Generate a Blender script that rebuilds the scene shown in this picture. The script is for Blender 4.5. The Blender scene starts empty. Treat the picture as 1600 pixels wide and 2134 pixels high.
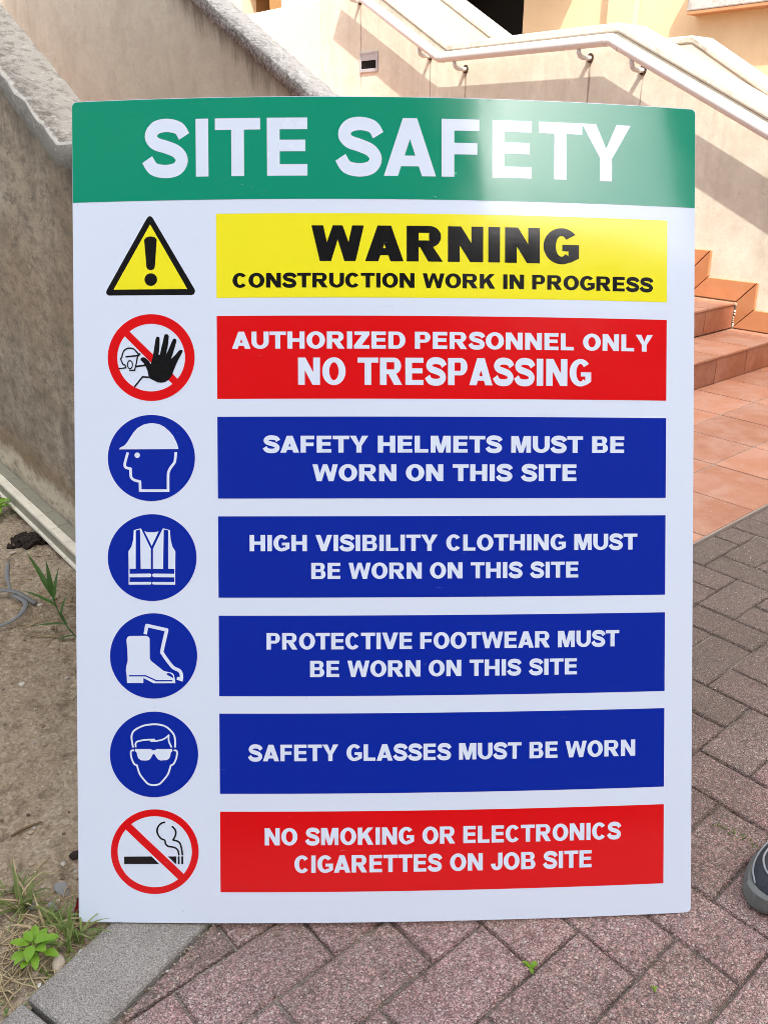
import bpy, bmesh, math, random
from mathutils import Vector, Matrix, noise, geometry
R = math.radians
random.seed(7)
scene = bpy.context.scene
COL = scene.collection

# ------------------------------------------------------------------ camera
cam = bpy.data.objects.new('camera', bpy.data.cameras.new('camera'))
COL.objects.link(cam); scene.camera = cam
cam.data.sensor_fit = 'HORIZONTAL'; cam.data.sensor_width = 36
cam.data.lens = 36 * 1730 / 1600
cam.data.clip_start = 0.02; cam.data.clip_end = 600
cam.location = (0, 0, 1.04)
cam.rotation_euler = (math.pi / 2 - 0.41713, 0, 0)

# ------------------------------------------------------------------ directions: A runs up the stairs, B across them
AZ = R(40.4)
A = Vector((-math.sin(AZ), math.cos(AZ), 0)); B = Vector((math.cos(AZ), math.sin(AZ), 0))
ROT = Matrix.Rotation(AZ, 4, 'Z')              # local (x,y,z) = (along B, along A, up)
SUN = (B + 1.65 * A + Vector((0, 0, -2.9))).normalized()
EL = math.asin(-SUN.z); SAZ = math.atan2(-SUN.x, -SUN.y)

# ------------------------------------------------------------------ sky, sun, exposure
world = bpy.data.worlds.new('World'); scene.world = world; world.use_nodes = True
wn = world.node_tree
sky = wn.nodes.new('ShaderNodeTexSky'); sky.sky_type = 'NISHITA'; sky.sun_disc = False
sky.sun_elevation = EL; sky.sun_rotation = SAZ; sky.dust_density = 4.0
hs = wn.nodes.new('ShaderNodeHueSaturation'); hs.inputs['Saturation'].default_value = .5      # thin white haze over the blue
wn.links.new(sky.outputs[0], hs.inputs['Color']); wn.links.new(hs.outputs[0], wn.nodes['Background'].inputs[0])
wn.nodes['Background'].inputs[1].default_value = 0.15
sl = bpy.data.lights.new('sun', 'SUN'); sl.energy = 2.1; sl.angle = R(0.5); sl.color = (1, .95, .87)
so = bpy.data.objects.new('sun', sl); COL.objects.link(so)
so.rotation_euler = SUN.to_track_quat('-Z', 'Y').to_euler(); so.location = -SUN * 40
scene.view_settings.view_transform = 'Standard'; scene.view_settings.look = 'None'
scene.view_settings.gamma = 1; scene.view_settings.exposure = 1.93
scene.cycles.filter_width = 0.9; scene.cycles.denoising_prefilter = 'NONE'; scene.cycles.max_bounces = 8; scene.cycles.diffuse_bounces = 5

# ------------------------------------------------------------------ object helpers
def tag(o, label=None, cat=None, group=None, kind=None):
    if label: o['label'] = label
    if cat: o['category'] = cat
    if group: o['group'] = group
    if kind: o['kind'] = kind
    return o
def empty(name, loc=(0, 0, 0), label=None, cat=None, group=None, rot=0.0):
    o = bpy.data.objects.new(name, None); COL.objects.link(o)
    o.location = loc; o.rotation_euler = (0, 0, rot); o.empty_display_size = .05
    return tag(o, label, cat, group)
def link(name, me, m, parent=None):
    o = bpy.data.objects.new(name, me); COL.objects.link(o)
    for x in (m if isinstance(m, (list, tuple)) else [m]): me.materials.append(x)
    if parent: o.parent = parent
    return o
def build(name, bm, m, parent=None, smooth=False, ab=False):
    me = bpy.data.meshes.new(name); bm.normal_update(); bm.to_mesh(me); bm.free()
    if smooth:
        for p in me.polygons: p.use_smooth = True
    o = link(name, me, m, parent)
    if ab: o.matrix_world = ROT
    return o
def box(bm, x0, x1, y0, y1, z0, z1, bev=0.0, mi=0):
    vs = [bm.verts.new((x, y, z)) for z in (z0, z1) for y in (y0, y1) for x in (x0, x1)]
    fs = [bm.faces.new([vs[i] for i in q]) for q in ((0, 2, 3, 1), (4, 5, 7, 6), (0, 1, 5, 4), (2, 6, 7, 3), (0, 4, 6, 2), (1, 3, 7, 5))]
    for f in fs: f.material_index = mi
    if bev:
        es = list({e for f in fs for e in f.edges})
        r = bmesh.ops.bevel(bm, geom=es, offset=bev, segments=2, affect='EDGES', profile=.6)
        for f in r['faces']: f.material_index = mi
def prism(bm, prof, x0, x1, mi=0, bev=0.0):
    """profile in (y,z), extruded along x"""
    a = [bm.verts.new((x0, y, z)) for y, z in prof]; b = [bm.verts.new((x1, y, z)) for y, z in prof]
    n = len(prof); fs = [bm.faces.new(a[::-1]), bm.faces.new(b)]
    for i in range(n): fs.append(bm.faces.new((a[i], a[(i + 1) % n], b[(i + 1) % n], b[i])))
    for f in fs: f.material_index = mi
    bmesh.ops.recalc_face_normals(bm, faces=fs)
    if bev:
        bmesh.ops.bevel(bm, geom=list({e for f in fs for e in f.edges}), offset=bev, segments=3, affect='EDGES', profile=.5)
def tube(bm, pts, rad, n=12, flat=1.0, cap=True):
    pts = [Vector(p) for p in pts]; rings = []
    up = Vector((0, 0, 1))
    for i, p in enumerate(pts):
        d = (pts[min(i + 1, len(pts) - 1)] - pts[max(i - 1, 0)]).normalized()
        s = d.cross(up)
        s = s.normalized() if s.length > 1e-3 else Vector((1, 0, 0))
        t = s.cross(d).normalized(); r = rad[i] if isinstance(rad, (list, tuple)) else rad
        rings.append([bm.verts.new(p + s * (r * math.cos(2 * math.pi * k / n)) + t * (r * flat * math.sin(2 * math.pi * k / n))) for k in range(n)])
    for q, w in zip(rings, rings[1:]):
        for k in range(n): bm.faces.new((q[k], q[(k + 1) % n], w[(k + 1) % n], w[k]))
    if cap: bm.faces.new(rings[0][::-1]); bm.faces.new(rings[-1])
def smooth_path(pts, n=6):
    P = [Vector(p) for p in pts]; out = []
    for i in range(len(P) - 1):
        p0, p1, p2, p3 = P[max(i - 1, 0)], P[i], P[i + 1], P[min(i + 2, len(P) - 1)]
        for k in range(n):
            t = k / n
            out.append(.5 * ((2 * p1) + (p2 - p0) * t + (2 * p0 - 5 * p1 + 4 * p2 - p3) * t * t + (3 * p1 - p0 - 3 * p2 + p3) * t ** 3))
    return out + [P[-1]]

# ------------------------------------------------------------------ material helpers
class NT:
    def __init__(s, name, rough=.8, spec=.3):
        s.m = bpy.data.materials.new(name); s.m.use_nodes = True; s.t = s.m.node_tree
        s.b = s.t.nodes['Principled BSDF']; s.b.inputs['Roughness'].default_value = rough
        s.b.inputs['Specular IOR Level'].default_value = spec
        s.co = s.t.nodes.new('ShaderNodeTexCoord').outputs['Object']
    def n(s, typ, **kw):
        x = s.t.nodes.new('ShaderNode' + typ)
        for k, v in kw.items(): setattr(x, k, v)
        return x
    def put(s, sock, v):
        if isinstance(v, bpy.types.NodeSocket): s.t.links.new(v, sock)
        elif isinstance(v, tuple) and sock.type == 'RGBA': sock.default_value = (*v[:3], 1)
        else: sock.default_value = v
    def vec(s, sc=(1, 1, 1), rot=(0, 0, 0), loc=(0, 0, 0)):
        x = s.n('Mapping'); s.put(x.inputs['Vector'], s.co); x.inputs['Scale'].default_value = sc
        x.inputs['Rotation'].default_value = rot; x.inputs['Location'].default_value = loc
        return x.outputs[0]
    def noise(s, scale, detail=5, rough=.6, vec=None, dist=0.0):
        x = s.n('TexNoise'); s.put(x.inputs['Vector'], vec or s.co); x.inputs['Scale'].default_value = scale
        x.inputs['Detail'].default_value = detail; x.inputs['Roughness'].default_value = rough; x.inputs['Distortion'].default_value = dist
        return x.outputs['Fac']
    def vor(s, scale, vec=None, feature='F1', out='Distance', rnd=1.0):
        x = s.n('TexVoronoi', feature=feature); s.put(x.inputs['Vector'], vec or s.co); x.inputs['Scale'].default_value = scale
        x.inputs['Randomness'].default_value = rnd
        return x.outputs[out]
    def ramp(s, fac, stops, interp='LINEAR'):
        x = s.n('ValToRGB'); s.put(x.inputs[0], fac); cr = x.color_ramp; cr.interpolation = interp
        while len(cr.elements) < len(stops): cr.elements.new(.5)
        for e, (p, c) in zip(cr.elements, stops):
            e.position = p; e.color = (c, c, c, 1) if not isinstance(c, tuple) else (*c, 1)
        return x.outputs[0]
    def mix(s, fac, a, b, mode='MIX'):
        x = s.n('Mix', data_type='RGBA', blend_type=mode); s.put(x.inputs[0], fac); s.put(x.inputs[6], a); s.put(x.inputs[7], b)
        return x.outputs[2]
    def math(s, op, a, b=0.0, c=0.0):
        x = s.n('Math', operation=op); s.put(x.inputs[0], a); s.put(x.inputs[1], b); s.put(x.inputs[2], c)
        return x.outputs[0]
    def island(s):
        return s.n('NewGeometry').outputs['Random Per Island']
    def sep(s):
        x = s.n('SeparateXYZ'); s.put(x.inputs[0], s.co); return x.outputs
    def bump(s, h, strength=.5, dist=.002, prev=None):
        x = s.n('Bump'); s.put(x.inputs['Height'], h); x.inputs['Strength'].default_value = strength; x.inputs['Distance'].default_value = dist
        if prev: s.put(x.inputs['Normal'], prev)
        return x.outputs[0]
    def done(s, col, nrm=None, rough=None):
        s.put(s.b.inputs['Base Color'], col)
        if nrm: s.put(s.b.inputs['Normal'], nrm)
        if rough is not None: s.put(s.b.inputs['Roughness'], rough)
        return s.m

def m_vinyl(name, col, rough=.13, white=False, wet=False):
    k = NT(name, rough, .5)
    c = col
    if white:
        sm = k.ramp(k.noise(4, 1, .4), [(.45, 0.0), (.8, .10)])
        c = k.mix(sm, col, (.58, .64, .84))
        sc = k.ramp(k.noise(22, 4, .6, vec=k.vec((1, 5, 9), rot=(0, .2, 0))), [(.715, 0.0), (.74, .30)])
        c = k.mix(sc, c, (.40, .46, .62))
        sc = k.ramp(k.noise(150, 2, .5), [(.765, 0.0), (.79, .5)])
        c = k.mix(sc, c, (.45, .46, .50))
    else:
        sc = k.ramp(k.noise(24, 4, .6, vec=k.vec((1, 4, 8), rot=(.1, .3, 0), loc=(3, 1, 2))), [(.72, 0.0), (.76, .10)])
        c = k.mix(sc, c, (.5, .5, .55))
    h = k.noise(5, 2, .4); h2 = k.noise(120, 2, .5)
    nb = k.bump(h, .12, .01); nb = k.bump(h2, .05, .0006, nb)
    drops = k.ramp(k.vor(70, rnd=1.0), [(.0, 1.0), (.10, .9), (.17, 0.0)])
    gate = k.ramp(k.noise(9, 2, .5), [(.60, 0.0), (.66, 1.0)])
    if wet: nb = k.bump(k.math('MULTIPLY', drops, gate), .5, .0014, nb)
    k.b.inputs['Coat Weight'].default_value = .4; k.b.inputs['Coat Roughness'].default_value = .07; k.b.inputs['Coat IOR'].default_value = 1.5
    r = k.ramp(k.noise(8, 5, .65), [(.35, rough * .7), (.7, rough * 1.5)])
    if white: nb = k.bump(h, .10, .01); r = rough
    return k.done(c, nb, r)
def m_flat(name, col, rough=.6, spec=.3, bump=0.0, var=.12, metal=0.0):
    k = NT(name, rough, spec); k.b.inputs['Metallic'].default_value = metal
    n = k.noise(22, 5, .65)
    c = k.mix(n, tuple(x * (1 - var) for x in col), tuple(min(1, x * (1 + var)) for x in col))
    return k.done(c, k.bump(k.noise(160, 4, .6), bump, .002) if bump else None)
def m_plaster(name, col, dark, light, streak=.5, stain=.5, blotch=.4, brackets=None, warm=None, foot=None, under=None, fx=1.0):
    """painted render: object x runs along B, y along A, z up"""
    k = NT(name, .85, .2)
    blo = k.noise(2.3, 6, .65, dist=.4)
    c = k.mix(k.ramp(blo, [(.38, blotch), (.62, 0.0)]), col, dark)
    c = k.mix(k.ramp(k.noise(3.1, 6, .7, vec=k.vec((1, 1, .8), loc=(3, 5, 1))), [(.52, 0.0), (.72, blotch * 1.2)]), c, light)
    st = k.noise(1.0, 6, .72, vec=k.vec((7 * fx, 7 * fx, .7)), dist=.8)
    c = k.mix(k.ramp(st, [(.52, 0.0), (.70, streak)]), c, dark)
    st2 = k.noise(1.0, 5, .75, vec=k.vec((21 * fx, 21 * fx, 1.1), loc=(2, 7, 0)), dist=.9)
    c = k.mix(k.ramp(st2, [(.62, 0.0), (.76, streak * .6)]), c, dark)
    st3 = k.noise(1.0, 5, .75, vec=k.vec((26 * fx, 26 * fx, 2.2), loc=(9, 1, 4)), dist=1.0)
    c = k.mix(k.ramp(st3, [(.68, 0.0), (.76, streak * .6)]), c, light)
    c = k.mix(k.ramp(k.noise(1, 9, .8, vec=k.vec((11 * fx, 11 * fx, 9)), dist=.5), [(.46, 0.0), (.68, blotch)]), c, dark)
    sp = k.noise(46, 4, .7)
    c = k.mix(k.ramp(sp, [(.66, 0.0), (.74, stain)]), c, tuple(x * .45 for x in dark))
    if warm:
        c = k.mix(k.ramp(k.noise(1.3, 3, .5, vec=k.vec((1, 1, 1), loc=(11, 3, 8))), [(.45, 0.0), (.65, .7)]), c, warm)
    fine = k.noise(1.0, 10, .84, vec=k.vec((30 * fx, 30 * fx, 26), loc=(6, 6, 2)), dist=.2)
    c = k.mix(k.ramp(fine, [(.40, streak * streak * .9), (.56, 0.0)]), c, tuple(x * .8 for x in dark))
    if under:        # grime washed down from below the coping; beige wall also has coping shade painted in
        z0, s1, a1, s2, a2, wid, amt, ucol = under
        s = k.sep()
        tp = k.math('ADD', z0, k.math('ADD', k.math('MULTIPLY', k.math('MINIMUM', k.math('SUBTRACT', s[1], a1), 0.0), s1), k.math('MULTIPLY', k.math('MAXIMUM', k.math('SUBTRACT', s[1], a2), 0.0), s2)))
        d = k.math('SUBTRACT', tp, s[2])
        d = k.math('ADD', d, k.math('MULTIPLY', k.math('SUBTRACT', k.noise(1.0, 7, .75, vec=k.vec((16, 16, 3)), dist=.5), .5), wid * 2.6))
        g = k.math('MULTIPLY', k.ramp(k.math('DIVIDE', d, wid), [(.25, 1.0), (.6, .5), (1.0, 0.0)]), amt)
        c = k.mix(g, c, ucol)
    if foot:
        s = k.sep(); hgt = k.math('SUBTRACT', s[2], k.math('MULTIPLY_ADD', k.math('SUBTRACT', s[1], 1.93), .035, .10))
        hgt = k.math('ADD', hgt, k.math('MULTIPLY', k.math('SUBTRACT', k.noise(6, 6, .7, dist=.5), .5), .16))
        g = k.ramp(hgt, [(0.0, .2), (.03, .9), (.07, .7), (.10, 0.0)])
        c = k.mix(g, c, foot)
        g = k.ramp(hgt, [(.07, 0.0), (.11, .7), (.17, 0.0)]); c = k.mix(g, c, (.20, .125, .06))
        sc = k.ramp(k.noise(1.0, 2, .5, vec=k.vec((30, 30, 3.5), rot=(.12, 0, 0), loc=(1, 4, 9))), [(.745, 0.0), (.765, .8)])
        c = k.mix(sc, c, light)
        c = k.mix(k.ramp(k.noise(1, 9, .82, vec=k.vec((18, 18, 34))), [(.50, 0.0), (.62, .7)]), c, tuple(v * .7 for v in dark))
    if brackets:
        s = k.sep(); tot = None
        wob = k.math('MULTIPLY', k.math('SUBTRACT', k.noise(9, 2), .5), .02)
        for a, z, wd in brackets:
            d = k.math('ABSOLUTE', k.math('SUBTRACT', k.math('ADD', s[1], wob), a))
            g = k.ramp(k.math('DIVIDE', d, wd), [(.25, 1.0), (1.0, 0.0)])
            below = k.ramp(k.math('SUBTRACT', z, s[2]), [(0.0, 0.0), (.02, 1.0), (.35, .75), (.8, 0.0)])
            v = k.math('MULTIPLY', g, below)
            tot = v if tot is None else k.math('MAXIMUM', tot, v)
        tot = k.math('MULTIPLY', tot, k.ramp(k.noise(1, 4, .7, vec=k.vec((30, 30, 4))), [(.35, .25), (.55, 1.0)]))
        c = k.mix(k.math('MULTIPLY', tot, .8), c, (.14, .08, .045))
    nb = k.bump(k.noise(90, 6, .7), .35, .003); nb = k.bump(k.noise(14, 4, .6), .25, .008, nb)
    return k.done(c, nb)
def m_coping(name, base, dark, light, dirt=.5, scale=1.0, edge=None):
    k = NT(name, .9, .2)
    n1 = k.noise(5 * scale, 8, .72, dist=.5)
    c = k.ramp(n1, [(.30, dark), (.44, base), (.58, base), (.70, light)])
    n2 = k.noise(48 * scale, 6, .75)
    c = k.mix(k.ramp(n2, [(.50, 0.0), (.62, dirt)]), c, dark)
    if edge:
        x = k.math('ADD', k.sep()[0], k.math('MULTIPLY', k.math('SUBTRACT', k.noise(9, 6, .7), .5), .10))
        g = k.ramp(k.math('DIVIDE', k.math('SUBTRACT', x, edge[0]), edge[1]), [(0.0, 1.0), (.5, .55), (1.0, 0.0)])
        g = k.math('MULTIPLY', g, k.ramp(k.noise(60, 7, .8), [(.40, 0.0), (.56, 1.0)]))
        c = k.mix(k.math('MULTIPLY', g, .9), c, tuple(v * .55 for v in dark))
        ln = k.ramp(k.math('SUBTRACT', k.math('ADD', k.sep()[0], k.math('MULTIPLY', k.math('SUBTRACT', k.noise(30, 4), .5), .012)), edge[0]), [(0.0, .85), (.004, .6), (.008, 0.0)])
        c = k.mix(ln, c, light)
    n3 = k.noise(75 * scale, 5, .7, vec=k.vec((1, 1, 1), loc=(4, 2, 7)))
    c = k.mix(k.ramp(n3, [(.58, 0.0), (.68, .75)]), c, light)
    crack = k.ramp(k.vor(7 * scale, vec=k.vec((1, 1, 1.6)), feature='DISTANCE_TO_EDGE'), [(0.0, 1.0), (.012, 0.0)])
    crack = k.math('MULTIPLY', crack, k.ramp(k.noise(3, 2), [(.5, 0.0), (.6, .7)]))
    c = k.mix(crack, c, light)
    nb = k.bump(n2, .7, .006); nb = k.bump(n1, .6, .015, nb); nb = k.bump(k.noise(220, 4, .7), .5, .002, nb)
    return k.done(c, nb)
def m_terracotta(name, col, bloom=(.52, .34, .26)):
    k = NT(name, .55, .35)
    r = k.island()
    c = k.mix(r, tuple(x * .82 for x in col), tuple(x * 1.15 for x in col))
    c = k.mix(k.ramp(k.noise(6, 6, .65, dist=.5), [(.42, 0.0), (.7, .55)]), c, bloom)
    c = k.mix(k.ramp(k.noise(9, 5, .7, vec=k.vec(loc=(5, 5, 5))), [(.58, 0.0), (.78, .5)]), c, tuple(x * .5 for x in col))
    c = k.mix(k.ramp(k.noise(130, 3, .6), [(.68, 0.0), (.72, .6)]), c, (.6, .5, .42))
    nb = k.bump(k.noise(60, 5, .6), .15, .002); nb = k.bump(k.noise(9, 3), .2, .004, nb)
    return k.done(c, nb, k.ramp(k.noise(12, 4), [(.3, .4), (.7, .7)]))
def m_aggregate(name, tones, tint=None, scale=200, bumps=1.0, weather=False, pale=False):
    """exposed-aggregate concrete: stone chips of mixed tone in a darker paste"""
    k = NT(name, .85, .25)
    warp = k.n('VectorMath', operation='ADD'); nz = k.n('TexNoise'); k.put(nz.inputs['Vector'], k.co); nz.inputs['Scale'].default_value = 120
    sc = k.n('VectorMath', operation='SCALE'); k.put(sc.inputs[0], nz.outputs['Color']); sc.inputs['Scale'].default_value = .006
    k.put(warp.inputs[0], k.co); k.put(warp.inputs[1], sc.outputs[0]); v = warp.outputs[0]
    x = k.n('TexVoronoi', feature='F1'); k.put(x.inputs['Vector'], v); x.inputs['Scale'].default_value = scale
    sp = k.n('SeparateColor'); k.put(sp.inputs[0], x.outputs['Color'])
    c = k.ramp(sp.outputs[0], tones)
    y = k.n('TexVoronoi', feature='F1'); k.put(y.inputs['Vector'], v); y.inputs['Scale'].default_value = scale * 2.3
    sp2 = k.n('SeparateColor'); k.put(sp2.inputs[0], y.outputs['Color'])
    c = k.mix(k.ramp(sp2.outputs[0], [(.45, 0.0), (.55, .85)], 'CONSTANT'), c, k.ramp(sp2.outputs[1], tones))
    if tint:
        isl = k.island()
        c = k.mix(k.ramp(isl, [(0.0, .85), (.5, .6), (1.0, .8)]), c, k.ramp(isl, tint), 'OVERLAY')
    big = k.noise(4.5, 6, .7, dist=.3)
    c = k.mix(k.ramp(big, [(.36, .5), (.60, 0.0)]), c, (.45, .42, .40), 'MULTIPLY')
    c = k.mix(k.ramp(k.noise(7, 5, .65, vec=k.vec(loc=(9, 2, 1))), [(.55, 0.0), (.74, .4)]), c, (.36, .32, .28))
    if weather:      # greyer, dirtier blocks towards the landing
        d = k.math('ADD', k.math('MULTIPLY_ADD', k.math('SUBTRACT', k.sep()[0], .75), .38, k.sep()[1]), k.math('MULTIPLY', k.math('SUBTRACT', k.noise(3.5, 4, .6), .5), .6))
        c = k.mix(k.ramp(d, [(.38, 0.0), (.85, .85)]), c, k.mix(.5, c, (.095, .085, .062)))
        c = k.mix(k.ramp(d, [(.5, 0.0), (1.0, .5)]), c, (.18, .162, .12))
    if pale:         # washed-in light sand
        d = k.math('ADD', k.sep()[1], k.math('MULTIPLY', k.math('SUBTRACT', k.noise(4, 3, .6), .5), 1.2))
        c = k.mix(k.ramp(d, [(.45, 0.0), (.85, .85)]), c, (.47, .43, .35))
    e = k.vor(scale, vec=v, feature='DISTANCE_TO_EDGE')
    c = k.mix(k.ramp(e, [(0.0, .45), (.10, 0.0)]), c, (.11, .085, .075))
    c = k.mix(k.ramp(k.noise(420, 5, .8), [(.40, .85), (.54, 0.0)]), c, (.10, .076, .068))
    hi = k.ramp(sp2.outputs[2], [(.982, 0.0), (.986, .6)])
    c = k.mix(hi, c, (.62, .58, .52))
    nb = k.bump(k.ramp(e, [(0.0, 0.0), (.25, 1.0)]), .8 * bumps, .0022)
    nb = k.bump(k.noise(330, 4, .7), .7 * bumps, .0016, nb); nb = k.bump(k.noise(60, 4, .6), .5 * bumps, .003, nb)
    return k.done(c, nb)
def m_leaf(name, col, col2):
    k = NT(name, .5, .3)
    c = k.mix(k.island(), col, col2)
    c = k.mix(k.ramp(k.noise(60, 3), [(.4, 0.0), (.75, .4)]), c, tuple(x * .6 for x in col))
    k.b.inputs['Subsurface Weight'].default_value = 0.0
    tr = k.n('BsdfTranslucent'); k.put(tr.inputs[0], c); ms = k.n('MixShader'); ms.inputs[0].default_value = .35
    m = k.done(c)
    out = k.t.nodes['Material Output']; k.t.links.new(k.b.outputs[0], ms.inputs[1]); k.t.links.new(tr.outputs[0], ms.inputs[2]); k.t.links.new(ms.outputs[0], out.inputs[0])
    return m

M = {}
M['white'] = m_vinyl('white vinyl', (.69, .765, .88), .2, True)
M['white_ink'] = m_vinyl('white print', (.70, .775, .89), .2)
M['green'] = m_vinyl('green vinyl', (.001, .272, .152), wet=True)
M['yellow'] = m_vinyl('yellow vinyl', (.88, .80, .018))
M['red'] = m_vinyl('red vinyl', (.70, .002, .004))
M['blue'] = m_vinyl('blue vinyl', (.001, .019, .33))
M['black'] = m_vinyl('black vinyl', (.004, .004, .005))
M['edge'] = m_flat('foam board edge', (.62, .66, .66), .7, .2, .2)
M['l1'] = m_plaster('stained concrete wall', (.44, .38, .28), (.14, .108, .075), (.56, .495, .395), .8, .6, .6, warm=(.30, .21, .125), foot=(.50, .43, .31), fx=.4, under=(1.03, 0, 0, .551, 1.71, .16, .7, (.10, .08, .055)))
M['l2'] = m_plaster('beige render', (.61, .55, .425), (.33, .27, .195), (.62, .565, .48), .42, .5, .3, fx=.5, under=(1.03, 0, 0, .523, 2.45, .16, .85, (.20, .16, .11)))  # under: brown stain with coping shade mixed into its colour
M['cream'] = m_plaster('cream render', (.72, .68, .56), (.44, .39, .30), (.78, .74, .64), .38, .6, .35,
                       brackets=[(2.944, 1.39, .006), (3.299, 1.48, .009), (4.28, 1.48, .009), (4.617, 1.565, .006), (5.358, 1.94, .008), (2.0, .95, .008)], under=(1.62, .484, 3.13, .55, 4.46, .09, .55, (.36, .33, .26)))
M['cream_plain'] = m_plaster('cream render pale', (.74, .68, .55), (.58, .48, .36), (.80, .73, .60), .15, .25, .15)
M['facade'] = m_plaster('apricot render', (.78, .57, .35), (.64, .44, .26), (.80, .62, .41), .12, .2, .2)
M['porch'] = m_flat('ochre porch render', (.33, .17, .06), .8, .2, .2)
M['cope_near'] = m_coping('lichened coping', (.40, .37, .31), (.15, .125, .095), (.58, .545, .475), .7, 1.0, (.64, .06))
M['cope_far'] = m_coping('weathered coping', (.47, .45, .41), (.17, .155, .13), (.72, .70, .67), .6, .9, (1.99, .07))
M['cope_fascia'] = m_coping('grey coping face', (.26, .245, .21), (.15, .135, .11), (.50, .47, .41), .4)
M['cope_cream'] = m_coping('cream coping', (.66, .62, .52), (.36, .33, .26), (.70, .67, .58), .3, .7)
M['slab'] = m_coping('stained slab edge', (.55, .50, .46), (.28, .24, .21), (.66, .62, .58), .5, .6)
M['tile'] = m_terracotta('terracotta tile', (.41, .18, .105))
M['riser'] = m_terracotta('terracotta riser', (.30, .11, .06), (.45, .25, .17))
M['skirt'] = m_terracotta('terracotta skirting', (.48, .20, .085), (.55, .29, .16))
M['grout'] = m_flat('grey grout', (.30, .25, .21), .95, .1, .5)
M['mortar'] = m_flat('pale mortar', (.62, .57, .50), .95, .1, .8, .3)
M['paver'] = m_aggregate('aggregate paver', [(0.0, (.22, .155, .14)), (.25, (.42, .28, .25)), (.5, (.64, .43, .405)), (.7, (.72, .53, .49)), (.85, (.47, .385, .365)), (1.0, (.74, .63, .56))],
                         [(0.0, (.34, .35, .32)), (.3, (.50, .46, .45)), (.5, (.60, .44, .46)), (.75, (.44, .40, .385)), (1.0, (.56, .46, .45))], weather=True)
M['kerb'] = m_aggregate('grey kerb concrete', [(0.0, (.30, .285, .25)), (.5, (.35, .335, .295)), (.9, (.38, .365, .32)), (1.0, (.50, .48, .43))], None, 480, .5)
M['sand'] = m_aggregate('joint sand', [(0.0, (.10, .08, .06)), (.5, (.22, .18, .14)), (1.0, (.42, .36, .29))], None, 600, .8, pale=True)
M['metal_white'] = m_flat('white painted steel', (.66, .655, .63), .45, .4, .05, .03)
M['rust'] = m_flat('rusted steel', (.06, .035, .022), .8, .3, .5, .4)
M['lamp_frame'] = m_flat('grey lamp frame', (.42, .42, .43), .4, .5, .1)
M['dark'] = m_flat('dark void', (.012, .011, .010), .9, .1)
M['plinth'] = m_flat('glazed plinth tile', (.70, .65, .52), .45, .4, .15, .2)
M['plinth_face'] = m_flat('olive plinth tile', (.24, .225, .165), .55, .4, .2, .2)
M['leaf_light'] = m_leaf('young leaf', (.16, .34, .025), (.26, .44, .04))
M['leaf_dark'] = m_leaf('blade leaf', (.045, .12, .022), (.09, .19, .035))
M['grass'] = m_leaf('grass blade', (.10, .18, .035), (.26, .30, .09))
M['straw'] = m_flat('dry straw', (.36, .28, .16), .8, .2, .1, .3)
M['strap'] = m_flat('grey plastic', (.14, .145, .14), .55, .5, .05)
M['stone'] = m_flat('pale stone', (.46, .38, .29), .85, .2, .6, .2)
M['slate'] = m_flat('grey stone chip', (.20, .205, .20), .8, .3, .5, .25)
M['peat'] = m_flat('dark clod', (.035, .026, .022), .95, .1, 1.0, .5)
M['scrap'] = m_flat('red plastic', (.45, .015, .03), .35, .5)
M['wood'] = m_flat('brown twig', (.16, .11, .065), .9, .1, .6, .3)
M['rubber'] = m_flat('grey rubber', (.135, .14, .13), .65, .35, .25, .2)
M['mesh'] = m_flat('dark shoe cloth', (.035, .040, .048), .7, .3, .8, .35)
M['piping'] = m_flat('pale grey piping', (.25, .265, .27), .4, .5, .05)
def m_soil():
    k = NT('sandy soil', .95, .15)
    c = k.ramp(k.noise(3.2, 8, .7, dist=.3), [(.3, (.36, .265, .17)), (.5, (.54, .42, .285)), (.7, (.68, .56, .40))])
    x = k.n('TexVoronoi', feature='F1'); k.put(x.inputs['Vector'], k.co); x.inputs['Scale'].default_value = 210
    s = k.n('SeparateColor'); k.put(s.inputs[0], x.outputs['Color'])
    c = k.mix(.45, c, k.ramp(s.outputs[0], [(0.0, (.20, .145, .10)), (.5, (.52, .41, .285)), (.9, (.64, .53, .39)), (1.0, (.80, .72, .60))]))
    c = k.mix(k.ramp(k.noise(24, 8, .75), [(.5, 0.0), (.64, .7)]), c, (.17, .12, .075))
    nb = k.bump(k.noise(45, 9, .8), 1.0, .02); nb = k.bump(k.vor(150), .6, .004, nb); nb = k.bump(k.noise(260, 4, .7), .8, .003, nb)
    return k.done(c, nb)
M['soil'] = m_soil()

# ------------------------------------------------------------------ ground
GZ = -0.005                                         # top of the pavers
bm = bmesh.new(); n = 8
for f in (1,):
    vs = [bm.verts.new((x, y, -.05)) for x, y in ((-150, -150), (150, -150), (150, 150), (-150, 150))]; bm.faces.new(vs)
M['yard'] = m_flat('pale concrete yard', (.42, .39, .35), .9, .2, .3, .15)
tag(build('ground', bm, M['yard']), 'pale ground around the paving', kind='structure')

KD = Vector((math.sin(R(33.2)), math.cos(R(33.2)), 0)); KN = Vector((KD.y, -KD.x, 0))    # kerb direction, and its right-hand normal
K0 = Vector((-.477, .745, 0))
KW = .118
def kerb_side(p): return (Vector((p[0], p[1], 0)) - K0).dot(KN)
LAND = 1.047                                        # a of the landing's front edge

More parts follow.
